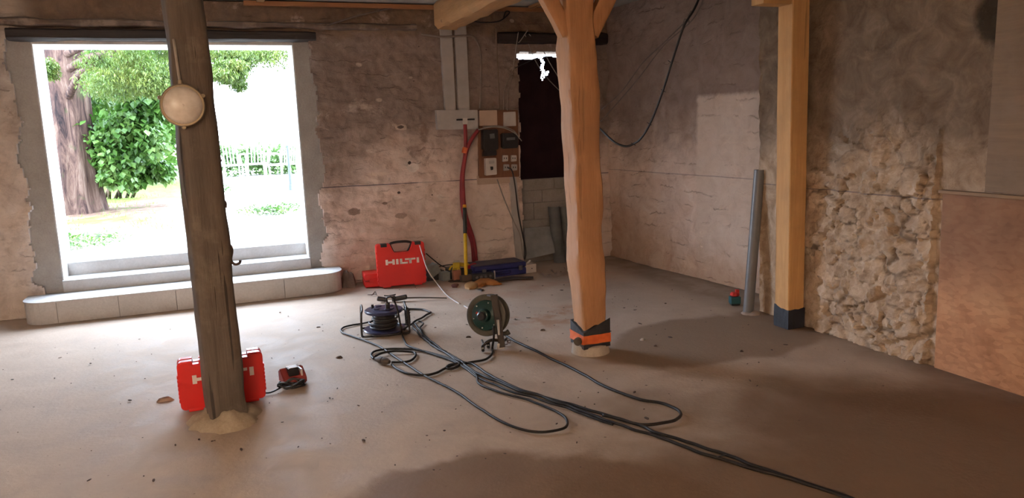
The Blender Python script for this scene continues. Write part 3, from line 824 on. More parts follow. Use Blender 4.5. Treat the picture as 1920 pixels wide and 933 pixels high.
# wires
M_gw = simple('grey_wire', (.34, .31, .28), rough=.5); M_bw = simple('black_cable', (.02, .018, .018), rough=.4)
wtube('wire', [(897, 243, .1), (920, 238, .12), (945, 240, .12), (966, 250, .12), (978, 264, .1)], .006, M_gw, 'light grey wire arching over both meters', 'wire')
wtube('wire', [(905, 238, .09), (935, 236, .12), (962, 244, .12), (974, 260, .12)], .005, M_gw, 'second pale wire looping over the right meter', 'wire')
wtube('black_cable', [(952, 314, .04), (960, 320, .06), (966, 350, .06), (972, 400, .05), (980, 440, .05), (986, 470, .05), (984, 486, .05)], .008, M_bw, 'black cable from the lower left socket down beside the pale trunk', 'cable')
wtube('wire', [(932, 336), (945, 372), (962, 412), (975, 440), (979, 470), (982, 484)], .007, M_gw, 'pale wire slanting down from the board to the foot of the trunk', 'wire')
wtube('conduit', [(790, 64), (830, 69, .09), (880, 67, .09), (893, 76), (901, 100), (902, 150), (900, 203)], .011, simple('dull_grey_brown_conduit', (.24, .19, .155)), 'grey brown conduit bending over the vertical trunks and down to the board', 'conduit')
wtube('conduit', [(930, 50), (932, 100), (935, 160), (937, 205)], .006, simple('rust_brown_conduit', (.20, .14, .10)), 'thin brown conduit straight down to the top of the meter board', 'conduit')
wtube('conduit', [(966, 125), (955, 145), (946, 170), (944, 205)], .007, simple('dull_grey_brown_conduit', (.2, .2, .2)), 'grey conduit beside the door dropping to the white box', 'conduit')
wtube('conduit', [(962, 140), (953, 170), (951, 207)], .006, simple('dull_grey_brown_conduit', (.2, .2, .2)), 'grey conduit nearest the door dropping to the white box', 'conduit')
wtube('wire', [(965, 128), (985, 118), (1010, 108), (1045, 105)], .005, M_bw, 'dark wire across the top of the door curtain', 'wire', dy=.05)
wtube('wire', [(880, 38, .1), (905, 42, .12), (935, 40, .12), (952, 28, .1), (955, 22, .08), (948, 22, .08), (944, 34, .1)], .007, M_bw, 'black cable coil hanging under the ceiling beside the beam end', 'cable', dy=.1)
# wires crossing in front of door
for k, (pts, lab) in enumerate((([(972, 60), (966, 100), (960, 140)], 'pale wire hanging at the left edge of the lit gap'),
                         ([(984, 64), (1002, 110, -.1), (1025, 145, -.16), (1066, 186, -.2)], 'pale wire crossing the dark curtain towards the middle post, lower one'),
                         ([(992, 64), (1015, 90, -.1), (1035, 125, -.16), (1068, 178, -.2)], 'pale wire crossing the dark curtain towards the middle post, upper one'),
                         ([(990, 56), (976, 76), (972, 80)], 'short pale wire looped over the door lintel'))):
    wtube('wire', pts, .005, M_gw, lab, 'wire', dy=.03)

# ================================================================== DOOR CURTAIN, TARPS, BAR
bm = bm_new()

def cpos(i, j):
    x = DX0-.0 + i*(DX1-DX0)/120; f = j/60
    ztop = 2.335 + .012*fbm((x*9, 1, 2), 2) + .015*math.sin(x*9)
    z = .965 + (ztop-.965)*f
    return Vector((x, YB+.16+.012*math.sin(x*26)*f+.008*fbm((x*5, z*3, 1), 2), z))
cg_tear = [(3.53, .018, 2.09, 2.4), (3.535, .026, 2.16, 2.29), (3.585, .03, 2.12, 2.17), (3.56, .018, 2.10, 2.15)]
def ckeep(i, j):
    x = DX0 + (i+.5)*(DX1-DX0)/120; z = .965+1.37*(j+.5)/60
    return not any(abs(x-a+.01*math.sin(z*60)) < w/1.6*(1 if z > 2.12 else .6) and z0 < z < z1 for a, w, z0, z1 in cg_tear)
grid(bm, 120, 60, cpos, ckeep)
r = bmesh.ops.solidify(bm, geom=bm.faces[:], thickness=.006)
solo('door_curtain', bm, simple('dark_brown_sheeting', (.03, .016, .015), (.02, .011, .011), rough=.95, scale=4, bump=.1, spec=.03), 'dark brown torn sheeting closing the doorway left of the middle post', 'curtain', smooth=40)
M_tarp = simple('grey_slate_board', (.26, .27, .28), (.17, .175, .18), rough=.6, scale=6, bump=.3)
bm = bm_new(); a = [on_y(983, 428, YB+.02), on_y(1035, 424, YB+.02), on_y(1041, 474, YB-.12), on_y(986, 486, YB-.12)]
prism(bm, a, (0, .03, 0)); bmesh.ops.bevel(bm, geom=list(bm.edges), offset=.005, segments=2, affect='EDGES')
for v in bm.verts: v.co.z = max(v.co.z, .003)
solo('slate_board', bm, M_tarp, 'flat dark grey board leaning low against the blocks under the door', 'board')
# rolled grey half-round sheets
for k, (xa, xb, lab) in enumerate(((1030, 1051, 'curved grey roofing sheet standing against the wall left of the middle post'), (1050, 1070, 'second curved grey roofing sheet partly behind the middle post'))):
    bm = bm_new(); ztop = on_y((xa+xb)/2, 388, YB).z
    A = on_y(xa, 400, YB-.03).x+.02; B = on_y(xb, 400, YB-.03).x+.02; R = (B-A)/2; cx_ = (A+B)/2; n = 14; rows = []
    for j in range(12):
        f = j/11; z = .003+ztop*f*(1-.0); lean = -.13*(1-f)
        row = []
        for i in range(n+1):
            a_ = PI*i/n
            row.append(bm.verts.new((cx_-R*math.cos(a_), YB+.05+lean-.07*math.sin(a_)-.004*fbm((i*.5, j*.6, k), 2), z+(.01*fbm((i*.7, 3, k), 2) if j == 11 else 0))))
        rows.append(row)
    for j in range(11):
        for i in range(n): bm.faces.new((rows[j][i], rows[j][i+1], rows[j+1][i+1], rows[j+1][i]))
    bmesh.ops.solidify(bm, geom=bm.faces[:], thickness=.012)
    solo('curved_sheet', bm, M_tarp, lab, 'roofing sheet', smooth=50)

# ================================================================== LAMP ON THE LEFT POST
pz = on_y(341, 197, 4.20)
t_ = thing('bulkhead_lamp', (pz.x, 4.275, pz.z), 'round dusty bulkhead lamp on the dark oak post', 'lamp', rot=(0, 0, math.radians(4)))
t_.scale = (.87, .87, .87)
O = Vector((0, 0, 0))
RX = Matrix.Rotation(PI/2, 4, 'X')   # +Z of lathe -> -Y
bm = bm_new(); lathe(bm, [(0, 0), (.118, 0), (.124, .01), (.124, .045), (.118, .055), (.108, .055), (.108, .04), (0, .04)], 48, RX)
link('lamp_housing', bm, simple('dull_ochre_metal', (.36, .29, .19), (.24, .19, .12), rough=.5, metal=.3), t_, smooth=35)
bm = bm_new(); lathe(bm, [(.109, .045), (.106, .056), (.085, .072), (.055, .083), (.025, .088), (.006, .088), (.005, .092), (0, .092)], 48, RX)
gm = NT('dusty_ribbed_glass'); g_n = gm.noise(9, 5, .6)
gc = gm.ramp(g_n, [(.3, (.50, .46, .40)), (.65, (.78, .75, .70))])
link('glass_cover', bm, gm.done(gc, .22, gm.bump(gm.noise(30, 3), .15, .003)), t_, smooth=40, label='frosted dusty glass cover')
for a in (25, 158, 268):
    bm = bm_new(); ar = math.radians(a)
    c = Vector((math.cos(ar)*.128, -.03, math.sin(ar)*.128))
    cyl(bm, c+Vector((0, .028, 0)), c+Vector((0, -.022, 0)), .014, .011, 12, bev=.003)
    cyl(bm, c+Vector((0, -.018, 0)), c+Vector((0, -.03, 0)), .006, n=6)
    link('screw_lug', bm, MATS['dull_ochre_metal'], t_, smooth=40)
bm = bm_new(); cyl(bm, (0, -.03, .118), (0, -.03, .148), .015, .012, 12, bev=.002); link('cable_gland', bm, MATS['dull_ochre_metal'], t_, smooth=40)
q = on_y(325, 72, 4.235)
bm = bm_new(); tube(bm, [(pz.x+.0, 4.25, pz.z+.12), (q.x, 4.262, q.z)], .0075, 10, 1)
solo('lamp_conduit', bm, simple('grey_tube', (.34, .31, .27)), 'thin grey conduit rising from the round lamp up the oak post', 'conduit', smooth=True)

# ================================================================== TOOL CASES
M_rc = simple('red_moulded_plastic', (.72, .022, .018), (.62, .018, .015), rough=.38, scale=4, bump=.06)
M_wl = simple('white_lettering', (.85, .78, .74), (.8, .72, .68), rough=.5)
def letters(bm, x0, z0, h, y, d=.003, flip=1, w=None):
    """block lettering HILTI: list of rectangles in a 0..W x 0..1 frame"""
    R = [(0, .0, .32, 1), (.9, .0, 1.22, 1), (.2, .30, 1.0, .66),
         (1.4, 0, 1.72, 1),
         (1.9, 0, 2.22, 1), (1.9, 0, 2.95, .33),
         (2.6, .66, 4.0, 1), (3.14, 0, 3.46, 1),
         (4.16, 0, 4.48, 1)]
    s = (w/4.48) if w else h*.9
    for a, b, c, e in R: bx(bm, x0+a*s, x0+c*s, y-d, y+.001, z0+b*h, z0+e*h)
def hilti_case(name, loc, rz, w, h, d, label, lean=0, letter_w=.62, notch=False, lettz=.52, rocks=True):
    t = thing(name, loc, label, 'tool case', rot=(lean, 0, rz))
    # two clamshell halves with a handle cut-out in the top edge
    def shell(y0, y1, inset):
        bm = bm_new(); r = .028
        hw = w/2-inset; H = h-inset
        pts = []
        def arc(cx_, cz_, a0, a1, rr=r, n=5):
            for k in range(n+1):
                a = a0+(a1-a0)*k/n; pts.append(Vector((cx_+rr*math.cos(a), 0, cz_+rr*math.sin(a))))
        z0 = .012+inset
        arc(-hw+r, z0+r, PI, 1.5*PI); arc(hw-r, z0+r, -PI/2, 0)
        arc(hw-r, H-r, 0, PI/2)
        if notch:
            for xa in (.60, .30):
                pts.append(Vector((hw*xa+.012, 0, H))); pts.append(Vector((hw*xa+.010, 0, H-.022))); pts.append(Vector((hw*xa-.024, 0, H-.022))); pts.append(Vector((hw*xa-.026, 0, H)))
            for xa in (-.30, -.60):
                pts.append(Vector((hw*xa+.026, 0, H))); pts.append(Vector((hw*xa+.024, 0, H-.022))); pts.append(Vector((hw*xa-.010, 0, H-.022))); pts.append(Vector((hw*xa-.012, 0, H)))
        else:
            pts.append(Vector((w*.26, 0, H))); pts.append(Vector((w*.19, 0, H-.082))); pts.append(Vector((w*.16, 0, H-.092)))
            pts.append(Vector((-w*.12, 0, H-.092))); pts.append(Vector((-w*.15, 0, H-.082))); pts.append(Vector((-w*.22, 0, H)))
        arc(-hw+r, H-r, PI/2, PI)
        prism(bm, [Vector((p.x, y0, p.z)) for p in pts], (0, y1-y0, 0))
        bmesh.ops.bevel(bm, geom=[e for e in bm.edges if abs(e.verts[0].co.y-e.verts[1].co.y) < 1e-6], offset=.008, segments=2, affect='EDGES')
        return bm
    link('case_front', shell(-d/2, -.004, 0), M_rc, t, smooth=40)
    link('case_back', shell(.004, d/2, 0), M_rc, t, smooth=40)
    bm = shell(-.006, .006, .006); link('seam', bm, simple('dark_red_seam', (.35, .012, .01)), t)
    # front recessed panel frame + side ribs
    for s in (-1, 1):
        bm = bm_new()
        for k in range(7):
            z = .06+k*(h-.16)/6
            bx(bm, s*(w/2+.006), s*(w/2-.02), -d/2+.008, -.01, z, z+.022, .004)
        bx(bm, s*(w/2+.001), s*(w/2-.02), -d/2+.012, -.012, .06, h-.08)
        link('rib_strip', bm, M_rc, t, smooth=40)
        bm = bm_new(); bx(bm, s*w*.33-.04, s*w*.33+.04, -d/2+.004, d/2-.004, 0, .02, .004)
        link('foot', bm, M_rc, t, smooth=40)
    bm = bm_new(); letters(bm, -w*letter_w/2+w*.02, h*lettz, w*.11, -d/2, w=w*letter_w)
    link('lettering', bm, M_wl, t, label='white block lettering HILTI')
    if not notch:
        bm = bm_new(); tube(bm, [(-w*.21, 0, h-.012), (-w*.17, 0, h+.0), (-w*.05, 0, h+.008), (w*.12, 0, h+.008), (w*.22, 0, h-.002), (w*.25, 0, h-.014)], .013, 10, 5)
        tube(bm, [(-w*.20, -.01, h-.012), (-w*.145, -.01, h-.08), (-w*.1, -.01, h-.096), (w*.12, -.01, h-.096), (w*.17, -.01, h-.08), (w*.24, -.01, h-.014)], .009, 8, 5)
        link('handle', bm, M_black, t, smooth=True, label='black carrying handle')
        for s in (-1, 1):
            bm = bm_new(); bx(bm, s*w*.345-.032+(.01 if s > 0 else 0), s*w*.345+.032+(.01 if s > 0 else 0), -d/2-.003, d/2*.3, h-.03, h+.005, .005); link('latch', bm, M_black, t, label='black latch')
    return t
a = on_z(712, 540); b = on_z(803, 533)
ang = math.atan2(b.y-a.y, b.x-a.x)
wc = (b-a).length
a = on_z(716, 541); b = on_z(801, 533)
ang = math.atan2(b.y-a.y, b.x-a.x); wc = (b-a).length
c = (a+b)/2 + Vector((-math.sin(ang), math.cos(ang), 0))*.075
hilti_case('tool_case', (c.x-.015, c.y, .0), ang, .49, .445, .13, 'large upright red tool case against the back wall with white lettering and black handle', lean=math.radians(-3), letter_w=.70)
# small red case behind
p = on_z(700, 534)
t_ = thing('small_tool_case', (1.37, 7.66, 0), 'small red case lying flat behind the left side of the upright red case', 'tool case', rz=math.radians(-4))
for z0, z1, nm in ((.0, .068, 'case_base'), (.072, .14, 'case_lid')):
    bm = bm_new(); bx(bm, -.09, .25, -.13, .12, z0, z1, .016, 3); link(nm, bm, M_rc, t_, smooth=40)
bm = bm_new(); bx(bm, -.085, .245, -.126, .116, .06, .08); link('seam', bm, MATS['dark_red_seam'], t_)
bm = bm_new(); bx(bm, -.04, .06, -.138, -.12, .045, .095, .005); link('latch', bm, M_rc, t_)
# case behind oak post
a = on_z(346, 768); b = on_z(492, 748)
ang = math.atan2(b.y-a.y, b.x-a.x)
c = (a+b)/2
hilti_case('tool_case', (-.105, 4.66, 0), math.radians(2), .475, .305, .125, 'red tool case standing directly behind the dark oak post, lettering half hidden', notch=True, letter_w=.72, lettz=.55)

# charger
c = on_z(524, 722); c = Vector((.315, 4.86, 0))
t_ = thing('battery_charger', c, 'dark red battery charger on the floor beside the red case behind the oak post', 'charger', rz=math.radians(12))
bm = bm_new()
pr = [Vector((-.075, -.06, 0)), Vector((-.075, .06, 0)), Vector((-.075, .06, .085)), Vector((-.075, .02, .10)), Vector((-.075, -.045, .055)), Vector((-.075, -.06, .035))]
prism(bm, pr, (.15, 0, 0)); bmesh.ops.bevel(bm, geom=list(bm.edges), offset=.007, segments=2, affect='EDGES')
link('charger_body', bm, simple('dusty_dark_red_plastic', (.30, .04, .035), (.2, .03, .028)), t_, smooth=40)
bm = bm_new(); bx(bm, -.035, .03, -.045, .02, .055, .108, .004); link('battery_slot', bm, M_black, t_, label='black battery slot')
bm = bm_new()
for k in range(4): bx(bm, -.03, .025, -.04+k*.014, -.034+k*.014, .106, .112)
link('contact_rib', bm, M_white, t_)
bm = bm_new(); bx(bm, .04, .052, -.055, .03, .05, .095, .003); link('side_stripe', bm, M_white, t_, label='pale stripe')
bm = bm_new(); pts = []
for k in range(46):
    a = k*.62; pts.append(Vector((c.x-.02+.075*math.cos(a)+.01*math.sin(k*1.7), c.y-.115+.035*math.sin(a), .012+.045*(.5+.5*math.sin(k*.37))*abs(math.sin(k*.9)))))
pts.append(Vector((c.x-.15, c.y-.15, .006))); pts.append(Vector((c.x-.2, c.y-.13, .006)))
tube(bm, pts, .0055, 6, 4); solo('charger_cord', bm, M_bw, 'black bundled cord in front of the small red charger', 'cord', smooth=True)

# ================================================================== LONG TOOL on the floor
a = on_z(710, 562, .02); b = on_z(838, 556, .02); dv = (b-a).normalized(); L = (b-a).length
t_ = thing('grease_gun', (a.x, a.y, 0), 'black long-nosed hand tool lying on the floor in front of the big red case', 'tool', rz=math.atan2(dv.y, dv.x))
bm = bm_new(); tube(bm, [(L*.30, 0, .028), (L*.6, 0, .024), (L, 0, .008)], lambda t: .008-.003*t, 8, 4); link('rod', bm, simple('dark_steel', (.08, .06, .05), rough=.4, metal=.6), t_, smooth=True)
bm = bm_new(); cyl(bm, (L*.05, 0, .026), (L*.26, 0, .028), .010, n=12); link('barrel', bm, simple('bright_worn_steel', (.45, .42, .40), rough=.35, metal=.7), t_, smooth=40)
bm = bm_new(); box(bm, (L*.32, .0, .03), (L*.20, .035, .045), Matrix.Rotation(-.15, 3, 'Y'), .015, 3); box(bm, (L*.22, -.01, .03), (.03, .05, .055), None, .01); link('grip', bm, M_black, t_, smooth=40)
bm = bm_new(); box(bm, (.03, 0, .026), (.09, .04, .042), Matrix.Rotation(.2, 3, 'Y'), .014, 3); link('end_cap', bm, M_black, t_, smooth=40)
bm = bm_new(); tube(bm, [(.05, .02, .055), (L*.14, .025, .05), (L*.25, .02, .062)], .006, 6, 4); link('lever', bm, M_black, t_, smooth=True)
bm = bm_new(); p = on_z(700, 553)
tube(bm, [p+Vector((-.05, .03, .005)), p+Vector((-.01, .0, .008)), p+Vector((.02, .01, .03)), p+Vector((.03, .0, .006))], .005, 6, 4)
tube(bm, [p+Vector((-.02, -.02, .005)), p+Vector((.01, .0, .01)), p+Vector((.03, -.03, .006))], .004, 6, 4)
solo('wire_scrap', bm, simple('brown_scrap', (.16, .10, .08)), 'twisted brown wire scrap left of the long black tool', 'scrap', smooth=True)

# ================================================================== PILE AT THE WALL
# yellow-handled sledge hammer
foot = on_y(874, 520, 7.33); foot.z = .0; topp = on_y(871, 384, 7.60)
t_ = thing('sledge_hammer', (foot.x, foot.y, 0), 'long tool with yellow and black handle standing head-down against the wall', 'hammer')
f0 = Vector((0, 0, .04)); f1 = topp-Vector((foot.x, foot.y, 0))
bm = bm_new(); tube(bm, [f0, f0.lerp(f1, .3), f0.lerp(f1, .62)], .019, 12, 3); link('handle', bm, simple('yellow_fibreglass', (.72, .50, .02), (.6, .40, .02), rough=.4), t_, smooth=True, label='yellow handle')
bm = bm_new(); tube(bm, [f0.lerp(f1, .6), f0.lerp(f1, .8), f0.lerp(f1, .96)], .021, 12, 3); link('grip', bm, simple('black_green_rubber', (.03, .035, .03)), t_, smooth=True, label='black rubber grip')
bm = bm_new(); tube(bm, [f0.lerp(f1, .955), f1], .021, 12, 3); link('pommel', bm, simple('orange_yellow_cap', (.8, .38, .02)), t_, smooth=True)
bm = bm_new(); box(bm, (0, 0, .035), (.13, .065, .065), Matrix.Rotation(.2, 3, 'Z'), .014, 2); link('hammer_head', bm, simple('dull_steel_head', (.16, .12, .10), rough=.6, metal=.3), t_, smooth=40)
# blue case
a = on_z(905, 521); b = on_z(988, 512)
t_ = thing('blue_case', (2.72, 7.50, 0), 'long dusty blue tool case lying flat at the foot of the back wall', 'tool case', rz=math.radians(1))
M_bl = simple('navy_blue_plastic', (.030, .035, .16), (.018, .02, .10), rough=.4, scale=5); M_bt = simple('dusty_blue_lid', (.12, .10, .115), (.06, .055, .09), rough=.7, scale=6)
bm = bm_new(); bx(bm, -.33, .27, -.14, .17, 0, .075, .016, 3); link('case_base', bm, M_bl, t_, smooth=40)
bm = bm_new(); bx(bm, -.33, .27, -.14, .17, .079, .135, .016, 3); link('case_lid', bm, [M_bl], t_, smooth=40)
bm = bm_new(); bx(bm, -.31, .25, -.12, .15, .134, .139, .002); link('dust_film', bm, M_bt, t_, label='dusty grey top panel')
for X in (-.22, .20):
    bm = bm_new(); bx(bm, X-.022, X+.022, -.152, -.135, .05, .10, .004); link('latch', bm, simple('grey_latch', (.14, .13, .14)), t_)
bm = bm_new(); tube(bm, [(-.08, -.135, .05), (-.075, -.165, .045), (.06, -.165, .045), (.065, -.135, .05)], .012, 8, 5); link('handle', bm, M_bl, t_, smooth=True)
# white box
c = on_z(1000, 511)
t_ = thing('white_box', (c.x-.03, c.y+.05, 0), 'small white box with paper scraps on it at the right end of the blue case', 'box', rz=.1)
bm = bm_new(); bx(bm, -.065, .065, -.05, .05, 0, .095, .005)
link('box_body', bm, simple('white_card', (.62, .56, .52), (.55, .48, .44), rough=.7), t_)
bm = bm_new(); cyl(bm, (.01, -.051, .05), (.01, -.053, .05), .006, n=10); link('button', bm, M_black, t_)
bm = bm_new(); box(bm, (-.05, .0, .105), (.08, .05, .012), Matrix.Rotation(.5, 3, 'Y')); box(bm, (.0, .0, .115), (.05, .03, .01), Matrix.Rotation(-.6, 3, 'Y')); link('lid_flap', bm, MATS['white_card'], t_)
# grey offcut blocks
def chunk(name, c, s, rot, mtl, label, cat, group=None, bev=.005):
    bm = bm_new(); R = Matrix.Rotation(rot[2], 3, 'Z') @ Matrix.Rotation(rot[1], 3, 'Y') @ Matrix.Rotation(rot[0], 3, 'X')
    box(bm, (0, 0, 0), s, R, bev)
    lo = min(v.co.z for v in bm.verts); bmesh.ops.translate(bm, verts=bm.verts, vec=Vector((c[0], c[1], c[2]-lo)))
    return solo(name, bm, mtl, label, cat, group)
M_gb = simple('grey_foam_block', (.26, .28, .27), (.19, .205, .2), rough=.7); M_dk = simple('dark_junk_plastic', (.04, .04, .042), (.02, .02, .022), rough=.5)
c = on_z(838, 525); chunk('grey_box', (c.x-.02, c.y+.02, 0), (.09, .10, .09), (0, 0, .2), M_gb, 'grey plastic box on the floor right of the big red case', 'box')
c = on_z(818, 525); 
t_ = thing('grey_box', (2.0, 7.52, .075), 'grey plastic box tilted on the rubble next to the big red case', 'box', rot=(.1, -.45, .3))
bm = bm_new(); box(bm, (0, 0, .05), (.13, .10, .10), None, .006); link('box_body', bm, M_gb, t_)
bm = bm_new(); box(bm, (-.068, 0, .05), (.006, .085, .085), None, .002); link('box_lid', bm, simple('bluish_box_face', (.13, .17, .18)), t_, label='bluish dark open end')
chunk('junk_block', (2.02, 7.60, 0), (.20, .12, .095), (0, 0, .1), M_dk, 'dark plastic crate under the tilted grey box', 'crate')
chunk('junk_block', (2.20, 7.56, 0), (.11, .10, .12), (0, 0, -.1), simple('charcoal_block', (.07, .07, .072)), 'charcoal block behind the small orange block', 'block')
c = on_z(855, 526); chunk('orange_block', (c.x+.01, c.y+.0, .012), (.085, .05, .10), (0, 0, .05), simple('terracotta_block', (.42, .17, .10), (.34, .13, .08)), 'small terracotta block left of the sledge hammer head', 'block')
bm = bm_new(); q = Vector((c.x+.01, c.y, 0)); heap(bm, (q.x, q.y, 0), .10, .07, .016, 8)
solo('rubble_scrap', bm, simple('dark_scrap', (.08, .055, .045)), 'dark scrap under the small terracotta block', 'scrap')
# crumpled yellow gloves
def glove(c, rot, label):
    t = thing('work_glove', c, label, 'glove', rot=rot)
    bm = bm_new(); box(bm, (0, 0, .02), (.09, .075, .035), None, .014, 3)
    for v in bm.verts: v.co += Vector((0, 0, .006*fbm((v.co.x*30, v.co.y*30, 0), 2)))
    link('palm', bm, MY, t, smooth=True)
    for k in range(4):
        bm = bm_new(); y = -.03+k*.02; tube(bm, [(.035, y, .02), (.07, y*1.2, .028), (.105-.008*abs(k-1.5), y*1.35, .012)], .0095, 8, 4); link('finger', bm, MY, t, smooth=True)
    bm = bm_new(); tube(bm, [(-.01, -.03, .02), (.02, -.06, .022), (.05, -.075, .012)], .010, 8, 4); link('finger', bm, MY, t, smooth=True)
    bm = bm_new(); box(bm, (-.055, 0, .02), (.035, .07, .034), None, .01, 2); link('cuff', bm, simple('white_cuff', (.5, .46, .4)), t, smooth=True, label='pale cuff')
MY = simple('yellow_rubber_glove', (.70, .50, .03), (.55, .36, .02), rough=.5)
glove((2.25, 7.52, .12), (0, .55, -1.9), 'yellow work glove hanging over the junk left of the sledge hammer')
glove((2.31, 7.56, .12), (0, .15, -.1), 'yellow work glove lying behind the sledge hammer handle')
chunk('red_tool', (2.40, 7.50, .09), (.13, .05, .035), (0, -.2, .2), simple('red_tool_plastic', (.5, .02, .03)), 'red handled tool on the junk right of the sledge hammer', 'tool')
chunk('junk_block', (2.33, 7.50, 0), (.16, .12, .10), (0, 0, 0), M_dk, 'dark tool bag behind the sledge hammer head', 'bag')
bm = bm_new()
c = Vector((2.47, 7.38, 0))
box(bm, c+Vector((0, 0, .04)), (.20, .12, .075), None, .012)
t_ = thing('black_toolbox', (2.47, 7.32, 0), 'low black open organiser with grey sockets in front of the blue case', 'toolbox')
bm.free(); bm = bm_new(); box(bm, (0, 0, .035), (.24, .09, .07), None, .008); link('tray', bm, M_dk, t_)
for k in range(4):
    bm = bm_new(); cyl(bm, (-.08+k*.05, -.048, .04), (-.08+k*.05, -.056, .04), .015, n=12); link('socket_bit', bm, simple('grey_latch', (.14, .13, .14)), t_)
bm = bm_new(); box(bm, (.125, -.03, .045), (.012, .02, .085), None, .002); link('white_edge', bm, M_white, t_)
# pry bar / flat sheets in front of blue case
bm = bm_new(); prism(bm, [on_z(925, 525, .012), on_z(960, 519, .012), on_z(1000, 519, .012), on_z(1000, 522, .012), on_z(965, 523, .012), on_z(930, 528, .012)], (0, 0, .008))
solo('flat_bar', bm, simple('dark_flat_iron', (.05, .04, .035), metal=.3), 'dark flat iron bar on the floor in front of the blue case', 'bar')
# tan rag / bark slabs
def sheetshape(name, pts, h, mtl, label, cat, seed=0):
    bm = bm_new(); P = [on_z(x, y, 0.0) for x, y in pts]; c = sum(P, Vector())/len(P)
    n = len(P); rings = []
    for f, zz in ((1, 0), (.99, .5), (.8, .95), (.45, 1.1)):
        rings.append([bm.verts.new(c+(p-c)*f+Vector((0, 0, h*zz*(1+.5*fbm((p.x*9+seed, p.y*9, f), 2))))) for p in P])
    for a_, b_ in zip(rings, rings[1:]):
        for i in range(n): bm.faces.new((a_[i], a_[(i+1) % n], b_[(i+1) % n], b_[i]))
    bm.faces.new(rings[-1]); bm.faces.new(rings[0][::-1])
    bmesh.ops.recalc_face_normals(bm, faces=bm.faces)
    return solo(name, bm, mtl, label, cat, smooth=50)
sheetshape('wood_offcut', [(871, 536), (880, 529), (890, 531), (897, 536), (890, 541), (880, 543), (872, 541)], .03, simple('tan_wood_offcut', (.46, .27, .11), (.38, .21, .08)), 'rounded tan wood piece on the floor in front of the sledge hammer', 'wood')
sheetshape('leather_sheet', [(888, 531), (899, 526), (910, 523), (917, 525), (930, 528), (941, 533), (925, 535), (912, 534), (903, 538), (896, 538)], .028, simple('orange_leather', (.42, .15, .03), (.3, .10, .02)), 'crumpled orange brown sheet right of the tan wood piece', 'cloth', 4)
sheetshape('dark_flat_scrap', [(894, 543), (900, 540), (907, 543), (903, 546)], .008, simple('dark_scrap', (.05, .035, .03)), 'small dark flat scrap in front of the orange sheet', 'scrap', 4)
sheetshape('brick_scrap', [(846, 536), (853, 533), (860, 534), (857, 539), (848, 539)], .018, simple('red_brown_scrap', (.16, .05, .04)), 'small red brown lump in front of the terracotta block', 'scrap', 4)
# white strip scraps right of white box
M_ws = simple('pale_paper_strip', (.50, .40, .33), (.42, .33, .27), rough=.8)
for k, (pts, lab) in enumerate((([(1012, 513), (1025, 519), (1045, 517), (1062, 513)], 'long pale strip curling on the floor right of the white box'),
                                ([(1033, 508), (1042, 514), (1052, 512)], 'short pale curled strip on the floor behind the long one'),
                                ([(1008, 511), (1013, 518)], 'tiny pale strip next to the white box'),
                                ([(1058, 504), (1063, 509), (1070, 513)], 'pale curled strip at the foot of the wall nearest the middle post'))):
    bm = bm_new(); P = catmull([on_z(x, y, .004) for x, y in pts], 5)
    L_ = [bm.verts.new(p+Vector((0, .018, .012+.02*math.sin(i*.7)**2))) for i, p in enumerate(P)]; R_ = [bm.verts.new(p+Vector((0, -.018, .002))) for p in P]
    for i in range(len(P)-1): bm.faces.new((L_[i], L_[i+1], R_[i+1], R_[i]))
    bmesh.ops.solidify(bm, geom=bm.faces[:], thickness=.003)
    solo('paper_strip', bm, M_ws, lab, 'scrap')
# black cable from red case to the pile, white hose
wtube('black_cable', [(799, 475, .2), (812, 486, .15), (830, 499, .08), (850, 503, .06), (868, 507, .06)], .006, M_bw, 'black cable drooping from the big red case to the junk pile', 'cable')
wtube('black_cable', [(805, 508, .1), (818, 502, .08), (835, 497, .06), (862, 495, .06)], .005, M_bw, 'thin black cable lying over the grey boxes', 'cable')
# ================================================================== CABLE REEL
c = on_z(722, 618); c = Vector((1.11, 5.78, 0))
t_ = thing('cable_reel', c, 'black and blue cable drum with a plug in it, lying in its tubular frame', 'cable reel', rz=math.radians(-8))
M_nb = simple('navy_drum_plastic', (.035, .04, .10), (.02, .022, .06), rough=.3)
bm = bm_new(); lathe(bm, [(0, .02), (.162, .02), (.168, .028), (.162, .036), (.07, .036)], 40); link('lower_flange', bm, M_nb, t_, smooth=35)
bm = bm_new(); lathe(bm, [(.03, .165), (.145, .165), (.152, .172), (.152, .184), (.144, .19), (.085, .192), (.08, .198), (0, .2)], 40); link('upper_flange', bm, M_nb, t_, smooth=35, label='navy blue socket flange')
bm = bm_new(); pts = []
for k in range(24*11):
    a = 2*PI*k/24; lay_ = k/24
    pts.append(Vector(((.128-.045*abs(math.sin(lay_*.9))+.004*math.sin(k*.7)-.03*(lay_/11))*math.cos(a), (.128-.045*abs(math.sin(lay_*.9))-.03*(lay_/11))*math.sin(a), .042+lay_*.0112)))
tube(bm, pts, .009, 6, 0); cyl(bm, (0, 0, .03), (0, 0, .17), .085, n=28)
link('wound_cable', bm, simple('black_wound_cable', (.03, .03, .03), (.018, .018, .018), rough=.45), t_, smooth=True, label='black cable wound round the drum')
for s in (-1, 1):
    bm = bm_new(); x = s*.175
    tube(bm, [(x*.6, -.14, .012), (x*.98, -.13, .012), (x*1.06, -.11, .03), (x*1.03, -.09, .17), (x*.98, -.06, .205), (x*.97, .06, .215), (x*1.0, .10, .19), (x*1.03, .11, .03), (x*.98, .13, .012), (x*.6, .14, .012)], .0085, 10, 6)
    link('frame_tube', bm, simple('black_steel_tube', (.05, .045, .042), (.03, .028, .026), rough=.35, metal=.5), t_, smooth=True)
bm = bm_new()
for s in (-1, 1): tube(bm, [(-.11, s*.14, .012), (0, s*.142, .012), (.11, s*.14, .012)], .0085, 8, 4)
link('frame_tube', bm, MATS['black_steel_tube'], t_, smooth=True)
